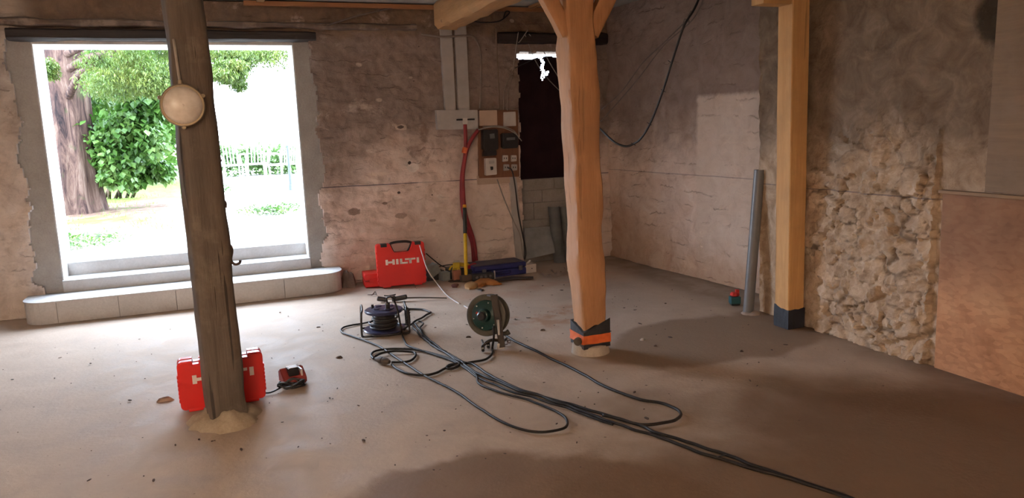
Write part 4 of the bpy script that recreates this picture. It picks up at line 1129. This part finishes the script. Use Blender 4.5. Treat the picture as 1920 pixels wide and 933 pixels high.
bm = bm_new(); tube(bm, [(.183, -.09, .06), (.185, -.085, .13), (.176, -.06, .195)], .015, 12, 4)
for k in range(7): tube(bm, [(.183, -.09+.003*k, .065+k*.018), (.184, -.09+.003*k, .072+k*.018)], .0175, 12, 0)
link('grip', bm, M_black, t_, smooth=True, label='ribbed black hand grip')
bm = bm_new(); tube(bm, [(.14, -.09, .178), (.0, -.13, .12)], .006, 6, 2)
bm.free()
for (x, y) in ((-.06, -.02), (.03, -.06), (.055, .05), (-.04, .065)):
    bm = bm_new(); cyl(bm, (x, y, .197), (x, y, .205), .028, n=20, bev=.002); link('socket_outlet', bm, M_nb, t_, smooth=40)
bm = bm_new(); cyl(bm, (-.085, .03, .19), (-.085, .03, .225), .011, n=14, bev=.002); link('crank_knob', bm, M_black, t_, smooth=40)
bm = bm_new(); box(bm, (.03, -.06, .228), (.035, .035, .05), None, .007, 2); link('plug', bm, M_black, t_, smooth=40, label='black plug pushed in the drum')
RZ = Matrix.Translation(c) @ Matrix.Rotation(math.radians(-8), 4, 'Z')
M_floorcab = simple('dusty_black_cable', (.022, .018, .016), (.01, .009, .008), rough=.5, scale=25, spec=.3)
def fcable(name, pts, r, label, mtl=None, pre=(), post=(), wig=.004, n=8, over=()):
    P = list(pre)
    for i, q in enumerate(pts):
        z = q[2] if len(q) > 2 else r+.001
        P.append(on_z(q[0], q[1], z))
    P += list(post)
    bm = bm_new(); Q = catmull(P, 8)
    Q = [p+Vector((wig*fbm((p.x*7, p.y*7, r*90), 2), wig*fbm((p.x*7, p.y*7, 50+r*90), 2), 0)) for p in Q]
    tube(bm, Q, r, n, 0)
    return solo(name, bm, mtl or M_floorcab, label, 'cable', smooth=True)
fcable('black_cable', [(753, 623, .02), (757, 636.5), (766, 648), (788, 656), (815, 665), (842, 674), (872, 688), (893, 703), (899, 719), (931, 733), (979, 746), (1000, 753), (1046, 772), (1064, 787), (1056, 802), (1010, 809.5), (959, 798), (899, 765), (860, 737), (820, 716), (794, 703), (765, 684), (740, 668), (715, 651), (690, 640), (660, 630), (641, 622), (643, 614), (660, 609), (680, 606), (700, 601, .03)], .0075,
       'black cable with the small front loop, passing left of the cable drum', pre=[RZ @ Vector((.03, -.06, .25)), RZ @ Vector((.03, -.065, .29)), RZ @ Vector((.07, -.10, .295)), RZ @ Vector((.10, -.14, .2)), RZ @ Vector((.115, -.165, .06))])
fcable('black_cable', [(745, 581, .04), (765, 579), (790, 579.6), (802, 583), (807, 586), (797, 592), (780, 601), (773, 607), (780, 619), (794, 633), (813, 648), (842, 664), (867, 679), (893, 699), (939, 717), (986, 735), (1038, 748), (1082, 762), (1137, 778.6), (1180, 790), (1208, 798), (1228, 811), (1262, 820), (1295, 830), (1343, 846), (1414, 871), (1466, 889), (1533, 912), (1596, 933), (1680, 962)], .0085,
       'upper black cable of the bundle running from the drum to the bottom right', wig=.012)
fcable('black_cable', [(757, 617, .03), (776, 606), (790, 622), (803, 640), (825, 655), (860, 676), (890, 683), (907, 697), (925, 706), (939, 714), (971, 727), (1026, 746), (1066, 761), (1105, 776), (1140, 789), (1176, 800), (1256, 826), (1335, 855), (1422, 880), (1478, 895), (1560, 922), (1640, 952)], .0085,
       'lower black cable of the bundle running from the drum to the bottom right', wig=.012)
fcable('black_cable', [(784, 601, .02), (793, 606), (789, 616), (800, 632), (830, 655), (865, 685), (895, 706), (940, 726), (990, 742), (1050, 760), (1090, 775), (1120, 786), (1150, 796)], .007, 'third thin cable tangled along the bundle behind the front loop', wig=.014)
fcable('black_cable', [(946, 627), (967, 640), (1000, 655), (1034, 672), (1066, 687), (1097, 703), (1137, 725), (1196, 747), (1235, 754), (1256, 760.5), (1272, 768), (1276, 776.6), (1270, 784), (1256, 790), (1216, 795.6), (1190, 793), (1160, 784), (1130, 778)], .009,
       'black cable sweeping out from the green hose reel into the wide right-hand loop')
fcable('black_cable', [(924, 652), (924, 660), (917, 669), (905, 675), (881, 679), (862, 683), (848, 684), (834, 690.6), (817, 699), (794, 703), (765, 700), (746, 692), (734, 683)], .0085, 'black cable looping from the green reel to the coupler',
       pre=[on_y(925, 612, 4.86), on_y(926, 630, 4.86)])
fcable('black_cable', [(701, 672), (696, 666), (703, 658), (726, 654), (755, 653.5), (784, 656), (813, 663), (842, 672), (862, 682), (850, 690), (838, 690), (842, 684), (865, 680)], .0085, 'black cable looping away left from the coupler')
fcable('black_cable', [(703, 668, .03), (716, 661.6, .018), (740, 657.8, .018), (774, 659.7), (779, 665.5), (770, 675), (755, 678.5), (734, 678.6)], .0085, 'small closed cable loop next to the coupler')
# coupler
a = on_z(704, 673, .024); b = on_z(733, 679, .024); dv = b-a
t_ = thing('cable_coupler', (a.x, a.y, 0), 'brown dusty round plug and socket joined on the floor left of the loops', 'plug', rz=math.atan2(dv.y, dv.x))
Lc = dv.length; MC = simple('dusty_brown_rubber', (.09, .07, .055), (.05, .04, .032), rough=.7)
bm = bm_new(); lathe(bm, [(0, 0), (.012, 0), (.02, .03), (.025, .045), (.025, .07), (0, .07)], 20, Matrix.Translation((0, 0, .026)) @ Matrix.Rotation(PI/2, 4, 'Y')); link('plug_body', bm, MC, t_, smooth=40)
bm = bm_new(); lathe(bm, [(0, .072), (.023, .072), (.025, .085), (.022, .11), (.012, .135), (0, .135)], 20, Matrix.Translation((0, 0, .026)) @ Matrix.Rotation(PI/2, 4, 'Y')); link('socket_body', bm, MC, t_, smooth=40)
# cable tie
bm = bm_new(); p = on_z(1338, 857, .006); prism(bm, [p, p+Vector((.05, -.02, .01)), p+Vector((.045, -.04, .02)), p+Vector((.005, -.03, .012))], (0, 0, .004))
solo('tape_tag', bm, M_bw, 'small black tape tag sticking out of the cable bundle near the bottom right', 'tag')
# white hose from the red case to the green reel
bm = bm_new()
P = [on_y(787, 460, 7.30), on_y(793, 480, 7.22), on_y(803, 508, 7.12), on_z(822, 534, .03), on_z(838, 553, .008), on_z(858, 567, .007), on_z(872, 574, .007), on_y(884, 582, 5.15)]
tube(bm, P, .006, 8, 8)
solo('white_cable', bm, simple('off_white_cord', (.55, .50, .47), rough=.5), 'off-white cord from the top of the big red case to the green reel', 'cord', smooth=True)

# ================================================================== GREEN REEL
gc_ = Vector((1.74, 5.02, 0))
t_ = thing('hose_reel', gc_, 'green round reel standing on a bracket with little black wheels, behind the cable loops', 'reel', rz=math.radians(-8))
AX = Matrix.Translation((-.02, 0, .235)) @ Matrix.Rotation(math.radians(-33), 4, 'Z') @ Matrix.Rotation(math.radians(80), 4, 'X')
M_gr = simple('dark_green_enamel', (.01, .045, .037), (.007, .028, .025), rough=.3); M_ol = simple('dusty_olive_disc', (.075, .068, .048), (.05, .046, .032), rough=.55)
bm = bm_new(); lathe(bm, [(0, -.07), (.15, -.07), (.152, -.064), (.148, -.058), (.0, -.052)], 48, AX); link('rear_flange', bm, M_ol, t_, smooth=35, label='dusty olive rear disc')
bm = bm_new(); lathe(bm, [(0, -.052), (.095, -.05), (.095, .03), (0, .03)], 40, AX); link('drum', bm, M_dk, t_, smooth=35)
bm = bm_new(); lathe(bm, [(.0, .016), (.148, .016), (.153, .02), (.153, .026), (.146, .03), (.12, .03)], 48, AX); link('front_flange', bm, M_ol, t_, smooth=35, label='dusty olive rim of the front disc')
bm = bm_new(); lathe(bm, [(.112, .026), (.108, .034), (.075, .042), (.05, .055), (.042, .095), (.03, .103), (0, .103)], 40, AX); link('green_cover', bm, M_gr, t_, smooth=35, label='dark green domed cover')
bm = bm_new(); lathe(bm, [(0, .1), (.032, .1), (.032, .125), (.024, .132), (0, .132)], 24, AX); link('hub', bm, M_black, t_, smooth=35)
for k in range(6):
    bm = bm_new(); a = k*PI/3+.3; r_ = .094
    cyl(bm, AX @ Vector((r_*math.cos(a), r_*math.sin(a), .035)), AX @ Vector((r_*math.cos(a), r_*math.sin(a), .044)), .005, n=8); link('screw', bm, M_pvc, t_)
bm = bm_new(); p = AX @ Vector((-.052, .012, .056)); box(bm, p, (.03, .006, .016), Matrix.Rotation(math.radians(-28), 3, 'Z') @ Matrix.Rotation(.6, 3, 'Y')); link('red_mark', bm, simple('red_mark', (.5, .06, .03)), t_, label='small red mark')
# upright bracket arm (folded channel) in front
bm = bm_new()
rough_bar(bm, (.055, -.125, .02), (.015, -.10, .405), (.046, .022), (.05, .022), (1, -.3, 0), wob=.001, n=6, ch=.002)
rough_bar(bm, (.02, -.105, .395), (-.01, -.03, .39), (.034, .014), (.034, .014), (1, 0, 0), wob=.001, n=3, ch=.002)
link('bracket_arm', bm, simple('brown_steel_bracket', (.05, .038, .03), (.03, .022, .018), rough=.5, metal=.3), t_, smooth=40)
bm = bm_new(); cyl(bm, (.028, -.14, .23), (.032, -.145, .12), .011, .008, 12); link('cable_gland', bm, M_pvc, t_, smooth=40, label='pale cable gland')
bm = bm_new(); tube(bm, [(.055, -.10, .06), (-.02, -.11, .075), (-.075, -.115, .05), (-.085, -.12, .03)], .012, 8, 4)
tube(bm, [(.055, -.08, .03), (.12, .03, .03), (.13, .08, .014)], .010, 8, 4); tube(bm, [(-.075, -.1, .04), (-.05, .10, .02)], .008, 8, 4)
link('stand', bm, MATS['brown_steel_bracket'], t_, smooth=True)
for (x, y) in ((-.088, -.125), (-.035, -.06)):
    bm = bm_new(); cyl(bm, (x-.008, y, .026), (x+.012, y-.006, .026), .025, n=20, bev=.004); link('wheel', bm, M_black, t_, smooth=40)
bm = bm_new(); box(bm, (.045, -.12, .03), (.055, .02, .045), None, .006); link('foot_block', bm, M_pvc, t_, label='pale foot block')
bm = bm_new(); tube(bm, [(.04, -.09, .12), (.09, -.08, .105), (.12, -.075, .115)], lambda t: .012+.01*t, 10, 4); link('crank_handle', bm, M_ol, t_, smooth=True)
bm = bm_new(); p = on_z(948, 646)
for k, (dx, dy, r_) in enumerate(((0, 0, .022), (.035, .02, .014), (-.03, .015, .012))):
    tube(bm, [p+Vector((dx+r_*math.cos(a), dy+.6*r_*math.sin(a), .006+r_*(.6+.6*math.sin(a)))) for a in [q/8*1.7*PI for q in range(9)]], .004, 6, 2)
solo('hook_scrap', bm, simple('brown_scrap', (.16, .12, .09)), 'small curled metal hooks on the floor right of the green reel foot', 'scrap', smooth=True)

# ================================================================== PIPE, LASER, BOARDS on the right
bm = bm_new(); a = on_z(1409, 588); a = Vector((3.955, 4.90, 0)); tp = on_y(1424, 318, 4.93)
t_ = thing('drain_pipe', a, 'grey plastic drain pipe standing upright beside the right wall', 'pipe')
tl = tp-a; bm = bm_new()
lathe(bm, [(.039, 0), (.043, 0), (.043, tl.z), (.039, tl.z), (.039, .0)], 32)
for v in bm.verts: v.co.x += tl.x*v.co.z/tl.z; v.co.y += tl.y*v.co.z/tl.z
link('pipe_tube', bm, simple('grey_pvc_pipe', (.165, .165, .17), (.13, .13, .135), rough=.4, scale=5), t_, smooth=40)
bm = bm_new()
for v in []: pass
lathe(bm, [(0, tl.z-.03), (.038, tl.z-.03)], 24)
for v in bm.verts: v.co.x += tl.x; v.co.y += tl.y
link('pipe_bore', bm, M_black, t_)
bm = bm_new(); heap(bm, (3.965, 4.88, 0), .08, .075, .022, 5)
solo('mortar_heap', bm, simple('pinkish_mortar', (.42, .32, .26)), 'small pinkish mortar collar at the foot of the grey drain pipe', 'mortar', smooth=50)
c = on_z(1383, 573)
t_ = thing('line_laser', (c.x, c.y+.04, 0), 'small red and teal device on the floor left of the grey pipe', 'laser level', rz=-.3)
bm = bm_new(); box(bm, (.0, 0, .045), (.085, .07, .06), None, .006); link('base_case', bm, simple('teal_plastic', (.02, .11, .12), (.015, .08, .09)), t_, label='teal base')
bm = bm_new(); box(bm, (0, 0, .012), (.075, .06, .02), None, .004); link('foot', bm, M_black, t_)
bm = bm_new(); lathe(bm, [(0, .078), (.03, .078), (.042, .088), (.042, .098), (.03, .112), (0, .114)], 8); box(bm, (.02, .0, .12), (.03, .03, .03), None, .004)
link('head', bm, simple('bright_red_plastic', (.65, .03, .02)), t_, smooth=30, label='red knobbly head')
M_ply = mat_ply()
BX = 4.075
TLp = on_x(1768, 361, BX); BLp = on_x(1752, 681, BX)
bm = bm_new()
prism(bm, [Vector((BX, TLp.y, 1.10)), Vector((BX, BLp.y, .0)), Vector((BX, .6, .0)), Vector((BX, .6, 1.10))], (.018, 0, 0))
solo('chipboard_panel', bm, M_ply, 'large reddish chipboard panel covering the lower right wall', 'panel')
bm = bm_new(); bx(bm, BX-.03, BX+.02, .6, TLp.y+.01, 1.10, 1.12, .003)
solo('panel_ledge', bm, wood('pale_ledge', (.32, .21, .12), (.22, .14, .08), 'Y', knots=False), 'thin pale wooden ledge along the top of the chipboard panel', 'ledge')
u = on_x(1849, 345, BX+.015)
bm = bm_new(); bx(bm, BX+.005, BX+.03, .6, u.y, 1.125, 2.75, .003)
solo('wall_board', bm, wood('grey_brown_board', (.25, .175, .11), (.18, .12, .075), 'Y', grime=(.22, .16, .11), knots=False, cracks=.0), 'smooth grey brown board on the wall above the chipboard panel', 'panel')
bm = bm_new(); bx(bm, BX+.0, BX+.02, u.y-.3, u.y-.14, 1.10, 1.17); bm.free()
# hanging black cable + ropes on the right
def ryx(x, y, X=3.9): return on_x(x, y, X)
bm = bm_new()
P = [on_y(1318, -20, 5.6), on_y(1300, 20, 5.6), on_y(1282, 50, 5.6), on_y(1262, 110, 5.7), on_y(1243, 170, 5.8), on_y(1222, 225, 5.9), on_y(1203, 258, 6.0), on_y(1187, 270, 6.1), on_y(1172, 274, 6.15), on_y(1152, 266, 6.25), on_y(1130, 246, 6.4), on_y(1100, 215, 6.6)]
tube(bm, P, .010, 8, 8)
for (x, y) in ((1243, 170), (1256, 116), (1217, 232), (1187, 270), (1155, 268)):
    p = on_y(x, y, 5.9); tube(bm, [p+Vector((-.02, 0, .012)), p+Vector((.025, 0, -.012))], .003, 5, 0)
solo('hanging_cable', bm, M_bw, 'thick black cable hanging in a long sag right of the middle post', 'cable', smooth=True)
for k, (pts, lab) in enumerate((([(1318, -20), (1298, 25), (1250, 75), (1205, 118), (1165, 172), (1128, 205)], 'upper grey rope slanting down from the ceiling behind the black cable'),
                                ([(1325, -20), (1300, 35), (1245, 85), (1197, 147), (1160, 190), (1126, 228)], 'lower grey rope slanting down from the ceiling behind the black cable'),
                                ([(1296, 20), (1290, 32), (1293, 43), (1284, 36), (1280, 50)], 'short loose rope end tied to the black cable near the ceiling'))):
    bm = bm_new(); tube(bm, [on_y(x, y, 5.7+(k*.05)+(1320-x)*.004) for x, y in pts], .0045, 6, 6)
    solo('grey_rope', bm, simple('dusty_grey_rope', (.16, .125, .105)), lab, 'rope', smooth=True)
# chalk line on the walls
M_ch = simple('blue_grey_chalk', (.10, .09, .11))
# ================================================================== DEBRIS ON THE FLOOR
M_deb = simple('dark_debris', (.12, .08, .06), (.05, .035, .028), rough=.9)
bm = bm_new()
random.seed(3)
zones = [(1.0, 5.5, 2.2, 1.4, 70), (2.6, 5.6, .9, .8, 70), (.4, 4.2, 1.2, 1.0, 40), (-1.0, 5.6, 1.0, 1.2, 25), (2.6, 4.0, 1.3, 1.0, 40), (2.6, 7.2, 1.2, .4, 50), (1.3, 3.6, .9, .9, 25), (3.6, 6.0, .5, 1.2, 20)]
for zx, zy, sx_, sy_, cnt in zones:
    for k in range(cnt):
        x = random.gauss(zx, sx_*.6); y = random.gauss(zy, sy_*.6)
        if y > 7.4 or x > 4.0: continue
        if abs(x-2.32) < .2 and abs(y-4.56) < .2: continue
        s = random.uniform(.0022, .0068)*(2.0 if random.random() < .07 else 1)
        r = bmesh.ops.create_icosphere(bm, subdivisions=1, radius=s)
        M = Matrix.Translation((x, y, s*.25)) @ Matrix.Rotation(random.random()*6, 4, 'Z') @ Matrix.Diagonal((random.uniform(.8, 2.4), random.uniform(.6, 1.1), random.uniform(.3, .6), 1))
        bmesh.ops.transform(bm, matrix=M, verts=r['verts'])
o = link('floor_debris', bm, M_deb); tag(o, 'dark crumbs and chips of rubble scattered over the concrete floor', 'debris', kind='stuff')
def chip(px_, py_, w, d, h, mtl, lab, seed):
    p = on_z(px_, py_); bm = bm_new(); heap(bm, p, w, d, h, seed, .6, 14, 3)
    solo('rubble_chip', bm, mtl, lab, 'rubble', smooth=30)
M_chip = simple('tan_chip', (.33, .23, .17), (.24, .16, .12)); M_cw = simple('white_chip', (.6, .55, .5))
chip(312, 749, .05, .022, .022, M_chip, 'flat tan mortar chip on the floor left of the red case behind the oak post', 1)
chip(1204, 636, .022, .014, .01, M_cw, 'small whitish chip on the floor right of the middle post', 2)
chip(1229, 648, .014, .01, .008, M_deb, 'small dark chip on the floor right of the whitish chip', 3)
chip(637, 670, .03, .016, .014, M_deb, 'dark leaf-like chip on the floor left of the coupler', 4)
chip(1391, 658, .012, .010, .01, M_deb, 'tiny dark pebble in front of the softwood post', 6)
chip(597, 613, .022, .008, .006, M_deb, 'dark splinter on the floor left of the cable drum', 7)
chip(878, 631, .02, .008, .008, M_deb, 'curled dark splinter on the floor left of the green reel', 8)
chip(1018, 618, .02, .01, .008, M_deb, 'dark splinter on the floor between the green reel and the middle post', 9)
p = on_z(655, 523)
bm = bm_new(); heap(bm, (1.14, 7.74, 0), .09, .08, .14, 6, .5, 18, 5)
solo('rubble_heap', bm, simple('grey_rubble', (.19, .14, .115), (.09, .065, .055)), 'small heap of broken stone at the wall between the doorstep and the red cases', 'rubble', smooth=30)

# ================================================================== ADDED FILL LIGHT (unseen behind the viewpoint, warms the room off the ceiling)
wl = thing('added_fill_light', (-2.0, -.9, 0), 'added unseen fill light with a yellow head on a stand tilted up at the ceiling', 'lamp')
bm = bm_new()
for a_ in (0, 2.1, 4.2): tube(bm, [(0, 0, .5), (.35*math.cos(a_), .35*math.sin(a_), .01)], .012, 8, 1)
tube(bm, [(0, 0, .45), (0, 0, 1.45)], .014, 8, 1); link('stand', bm, M_black, wl, smooth=True)
bm = bm_new(); box(bm, (0, -.06, 1.50), (.26, .20, .10), Matrix.Rotation(math.radians(-38), 3, 'X'), .01); link('fill_head', bm, simple('yellow_fibreglass', (.72, .5, .02)), wl)
l_ = bpy.data.lights.new('warm_fill', 'AREA'); l_.shape = 'RECTANGLE'; l_.size = .24; l_.size_y = .16; l_.energy = FILL_W; l_.color = (1, .83, .68); l_.spread = math.radians(130)
lo = bpy.data.objects.new('warm_fill', l_); COL.objects.link(lo); lo.location = (0, 0, 1.60); lo.rotation_euler = (PI+math.radians(38), 0, 0); lo.parent = wl

# ================================================================== GARDEN
bm = bm_new()
def gpos(i, j):
    x = -34+i*.5; y = 8.37+j*.5
    return Vector((x, y, .43 + (.03*fbm((x*.6, y*.6, 0), 3) if j > 1 else 0) - .0))
grid(bm, 136, 120, gpos)
o = struct('ground', bm, mat_garden(), smooth=True)
bk = mat_bark()
def trunk(name, base, top, r0, r1, label=None, parent=None, seed=0, flare=.35, n=40):
    bm = bm_new(); base = Vector(base); top = Vector(top); K = 30; rings = []
    for i in range(K+1):
        f = i/K; c = base.lerp(top, f); r = r0+(r1-r0)*f + r0*flare*math.exp(-f*9)
        rings.append([bm.verts.new(c+Vector((math.cos(a), math.sin(a), 0))*r*(1+.16*noise.noise(Vector((math.cos(a)*2.2+seed, math.sin(a)*2.2, f*1.8)))+.22*abs(noise.noise(Vector((math.cos(a)*4+seed, math.sin(a)*4, f*2)))))) for a in [2*PI*j/n for j in range(n)]])
    for i in range(K):
        for j in range(n): bm.faces.new((rings[i][j], rings[i][(j+1) % n], rings[i+1][(j+1) % n], rings[i+1][j]))
    bm.faces.new(rings[-1])
    return bm
def leafcloud(bm, cloud, n, size, fold=.25, droop=.5, narrow=.6, seed=0):
    rnd = random.Random(seed)
    for k in range(n):
        c, r = cloud[rnd.randrange(len(cloud))]
        # points concentrate near the shell of each clump
        d = Vector((rnd.gauss(0, 1), rnd.gauss(0, 1), rnd.gauss(0, 1))).normalized()*(rnd.random()**.45)
        p = Vector((c[0]+d.x*r[0], c[1]+d.y*r[1], c[2]+d.z*r[2]))
        s = size*rnd.uniform(.6, 1.3)
        az = rnd.uniform(0, 2*PI); dr = rnd.uniform(.2, 1.2)*droop
        f = Vector((math.cos(az)*math.cos(dr), math.sin(az)*math.cos(dr), -math.sin(dr)))
        sd = f.cross(Vector((rnd.uniform(-.4, .4), rnd.uniform(-.4, .4), 1))).normalized()*s*narrow*.5
        up = sd.cross(f).normalized()*s*fold*.3
        a = bm.verts.new(p); b = bm.verts.new(p+f*s*.45+sd+up); cc = bm.verts.new(p+f*s-up*.5); dd = bm.verts.new(p+f*s*.45-sd+up)
        bm.faces.new((a, b, cc)); bm.faces.new((a, cc, dd))
G = .43
# yew tree with big trunk
tb = on_z(143, 398, G); tb = Vector((tb.x, tb.y, G-.05)); ttop = on_y(110, 90, tb.y); 
tt = tb + (Vector((ttop.x, tb.y, ttop.z))-tb)*1.9
yew = thing('yew_tree', tb, 'thick reddish flaky-barked tree with low hanging branches at the left of the garden opening', 'tree')
wpx_ = 84/1400*13.0
bm = trunk('trunk', tb, tt, .335, .30, seed=3, flare=.25)
link('trunk', bm, bk, yew, smooth=True, off=tb)
lf1 = mat_leaf('yew_needles', (.03, .06, .012), (.075, .125, .02), (.16, .19, .04))
lf2 = mat_leaf('broad_green_leaves', (.02, .06, .010), (.05, .125, .018), (.13, .21, .05))
cl_ = []
rnd = random.Random(5)
def clumps(px0, px1, py0, py1, Y, n, r, rz, yj=.8):
    out = []
    for k in range(n):
        x = rnd.uniform(px0, px1); y = rnd.uniform(py0, py1)
        p = on_y(x, y, Y+rnd.uniform(-yj, yj)); s = rnd.uniform(.7, 1.3)
        out.append(((p.x, p.y, p.z), (r*s, r*s, rz*s)))
    return out
cl_ = clumps(185, 330, 10, 165, 12.0, 34, .36, .20) + clumps(385, 525, 60, 112, 12.0, 16, .34, .15) + clumps(390, 500, 115, 140, 12.0, 8, .22, .11) + clumps(395, 450, 140, 160, 12.0, 4, .16, .10) + clumps(80, 92, 120, 150, 12.3, 3, .12, .12, .1)
bm = bm_new(); leafcloud(bm, cl_, 42000, .06, droop=1.1, narrow=.32, seed=1); link('foliage', bm, lf1, yew, off=tb)
bm = bm_new()
for k in range(7):
    s0 = tt.lerp(tb, .35+.05*k); e = Vector(cl_[k*5][0]); tube(bm, [s0, s0.lerp(e, .5)+Vector((0, 0, .3)), e], lambda t: .07-.05*t, 8, 5)
link('branch', bm, bk, yew, smooth=True, off=tb)
cl2 = clumps(180, 312, 165, 318, 14.2, 34, .30, .28, .6) + clumps(190, 318, 305, 342, 14.0, 16, .22, .13, .4)
b0 = on_z(240, 362, G)
bush = thing('broadleaf_bush', (b0.x, 14.3, G), 'dense bright green broad-leaved shrub hanging beside the thick trunk', 'shrub')
bm = bm_new(); leafcloud(bm, cl2, 10500, .115, droop=1.25, narrow=.85, seed=2); link('foliage', bm, lf2, bush, off=bush.location)
bm = bm_new()
for k in range(6):
    e = Vector(cl2[k*4][0]); b1 = Vector((b0.x+.1*k-.3, 16.6, G-.02)); tube(bm, [b1, b1.lerp(e, .5)+Vector((.1, 0, .1)), e], lambda t: .035-.02*t, 7, 4)
link('branch', bm, bk, bush, smooth=True, off=bush.location)
# hedge far right
hd = on_z(450, 333, G)
hcl = []
for k in range(26): 
    p = on_y(400+k*6.5, rnd.uniform(284, 318)-(k/26)*3, 22.5+rnd.uniform(-.4, .4)); hcl.append(((p.x, p.y, p.z), (.42, .42, .40)))
bm = bm_new(); leafcloud(bm, hcl, 3600, .12, droop=.8, narrow=.7, seed=3)
o = solo('garden_hedge', bm, mat_leaf('pale_hedge_leaves', (.04, .09, .02), (.09, .17, .05), (.16, .24, .09)), 'pale green garden hedge in the distance behind the white garden chairs', 'hedge')
o.location.z = o.location.z
# far tree screen at left behind the bush
bcl = clumps(150, 320, 100, 300, 21, 26, .9, .8, 1.0)
bm = bm_new(); leafcloud(bm, bcl, 7000, .3, droop=.8, narrow=.7, seed=4)
bt = thing('background_tree', (-3.9, 21, G), 'green leafy tree filling the gaps behind the broad-leaved shrub', 'tree')
link('foliage', bm, lf2, bt, off=bt.location)
bm = trunk('t', (-3.9, 21, G-.05), (-3.9, 21, 3.6), .16, .10); link('trunk', bm, bk, bt, smooth=True, off=bt.location)
# low plants on gravel
for k, (x, y, n_, w_, lab, mt_) in enumerate(((520, 402, 420, .42, 'low yellow green plants growing on the pale ground right of the oak post', lf2), (423, 360, 120, .16, 'small green tuft on the pale lawn right of the oak post', lf2),
                                    (480, 404, 90, .3, 'sparse thin weeds left of the low yellow green plants', lf1), (150, 465, 320, .5, 'bright green weeds along the threshold below the thick tree trunk', lf2))):
    p = on_z(x, y, G); bm = bm_new(); leafcloud(bm, [((p.x, p.y, G+.07), (w_, w_*.8, .08))], n_, .07, droop=-.6, narrow=.4, seed=10+k)
    for v in bm.verts: v.co.z = max(v.co.z, G+.0)
    solo('low_plants', bm, mt_, lab, 'plant')
# scattered grass and needles tufts: uncountable
bm = bm_new(); rg = random.Random(9)
for k in range(2600):
    x = rg.uniform(-4.2, .3); y = rg.uniform(9.2, 17); 
    if x > -.6+rg.gauss(0, .5): continue
    g = fbm((x*.8, y*.8, 4), 2)
    if g < -.02: continue
    h = rg.uniform(.03, .08); a = rg.uniform(0, 6.28); p = Vector((x, y, G))
    bm.faces.new([bm.verts.new(p), bm.verts.new(p+Vector((.008, .004, 0))), bm.verts.new(p+Vector((.03*math.cos(a), .03*math.sin(a), h)))])
o = link('grass_tufts', bm, mat_leaf('grass_blades', (.07, .12, .02), (.13, .19, .04))); tag(o, 'short grass blades growing through the brown needles below the tree', 'grass', kind='stuff')
# white garden chairs
M_gcw = simple('white_garden_resin', (.75, .76, .78), (.68, .7, .72), rough=.5)
def garden_chair(x, y, rz, label):
    p = on_z(x, y, G); t = thing('garden_chair', (p.x, p.y, G), label, 'chair', rz=rz, group=None)
    bm = bm_new(); bx(bm, -.26, .26, -.26, .24, .40, .43, .01); link('seat', bm, M_gcw, t, smooth=40)
    for s in (-1, 1):
        for yy in (-.24, .24):
            bm = bm_new(); tube(bm, [(s*.26, yy, .40), (s*.28, yy*1.12, 0)], .02, 8, 1); link('leg', bm, M_gcw, t, smooth=True)
        bm = bm_new(); tube(bm, [(s*.27, .24, .43), (s*.30, .24, .64), (s*.30, 0, .67), (s*.30, -.24, .64), (s*.27, -.25, .42)], .02, 8, 5); link('armrest', bm, M_gcw, t, smooth=True)
    bm = bm_new(); tube(bm, [(-.25, .24, .43), (-.25, .30, .8), (-.14, .33, .95), (.14, .33, .95), (.25, .30, .8), (.25, .24, .43)], .022, 8, 5)
    for k in range(5): tube(bm, [(-.16+k*.08, .25, .43), (-.16+k*.08, .32, .93)], .013, 6, 1)
    link('backrest', bm, M_gcw, t, smooth=True)
garden_chair(437, 341, .3, 'white garden armchair nearest the oak post, in front of the hedge')
garden_chair(482, 338, -.3, 'white garden armchair in the middle of the sunny garden, right of the first')
garden_chair(530, 340, -.9, 'white garden armchair beside the slim garden lamp post')
# garden lamp post
p = on_z(546, 356, G)
t_ = thing('garden_lamp_post', (p.x, p.y, G), 'slim dark blue-grey lamp post at the right edge of the garden view', 'lamp post')
zt = on_y(544, 256, p.y).z-G
M_lp = simple('blue_grey_iron', (.06, .075, .10), rough=.5)
bm = bm_new(); cyl(bm, (0, 0, 0), (0, 0, zt-.18), .035, .025, 12); cyl(bm, (0, 0, 0), (0, 0, .12), .07, .05, 12); link('pole', bm, M_lp, t_, smooth=40)
bm = bm_new(); cyl(bm, (0, 0, zt-.18), (0, 0, zt-.04), .04, .07, 6); link('lantern', bm, simple('grey_lantern_glass', (.3, .33, .36), rough=.2), t_)
bm = bm_new(); cyl(bm, (0, 0, zt-.04), (0, 0, zt), .085, .01, 6); link('cap', bm, M_lp, t_)
# ------------------------------------------------------------------ third level: small pieces belong to the part that carries them
def base(o): return o.name.split('.')[0]
for sub, owner in (('dial_window', 'meter_body'), ('lever', 'breaker_body'), ('window', 'breaker_body'), ('socket_hole', 'socket_plate'),
                   ('socket_outlet', 'upper_flange'), ('crank_knob', 'upper_flange'), ('screw_lug', 'lamp_housing'), ('cable_gland', 'lamp_housing'),
                   ('lettering', 'case_front'), ('screw', 'front_flange'), ('red_mark', 'green_cover'), ('battery_slot', 'charger_body'),
                   ('side_stripe', 'charger_body'), ('slot_cover', 'box_cover'), ('cable_slot', 'box_cover'), ('hub', 'green_cover'), ('latch', 'case_base')):
    for o in list(bpy.data.objects):
        if base(o) == sub and o.parent and not o.parent.parent:
            own = [c_ for c_ in o.parent.children if base(c_) == owner]
            if own: o.parent = own[0]
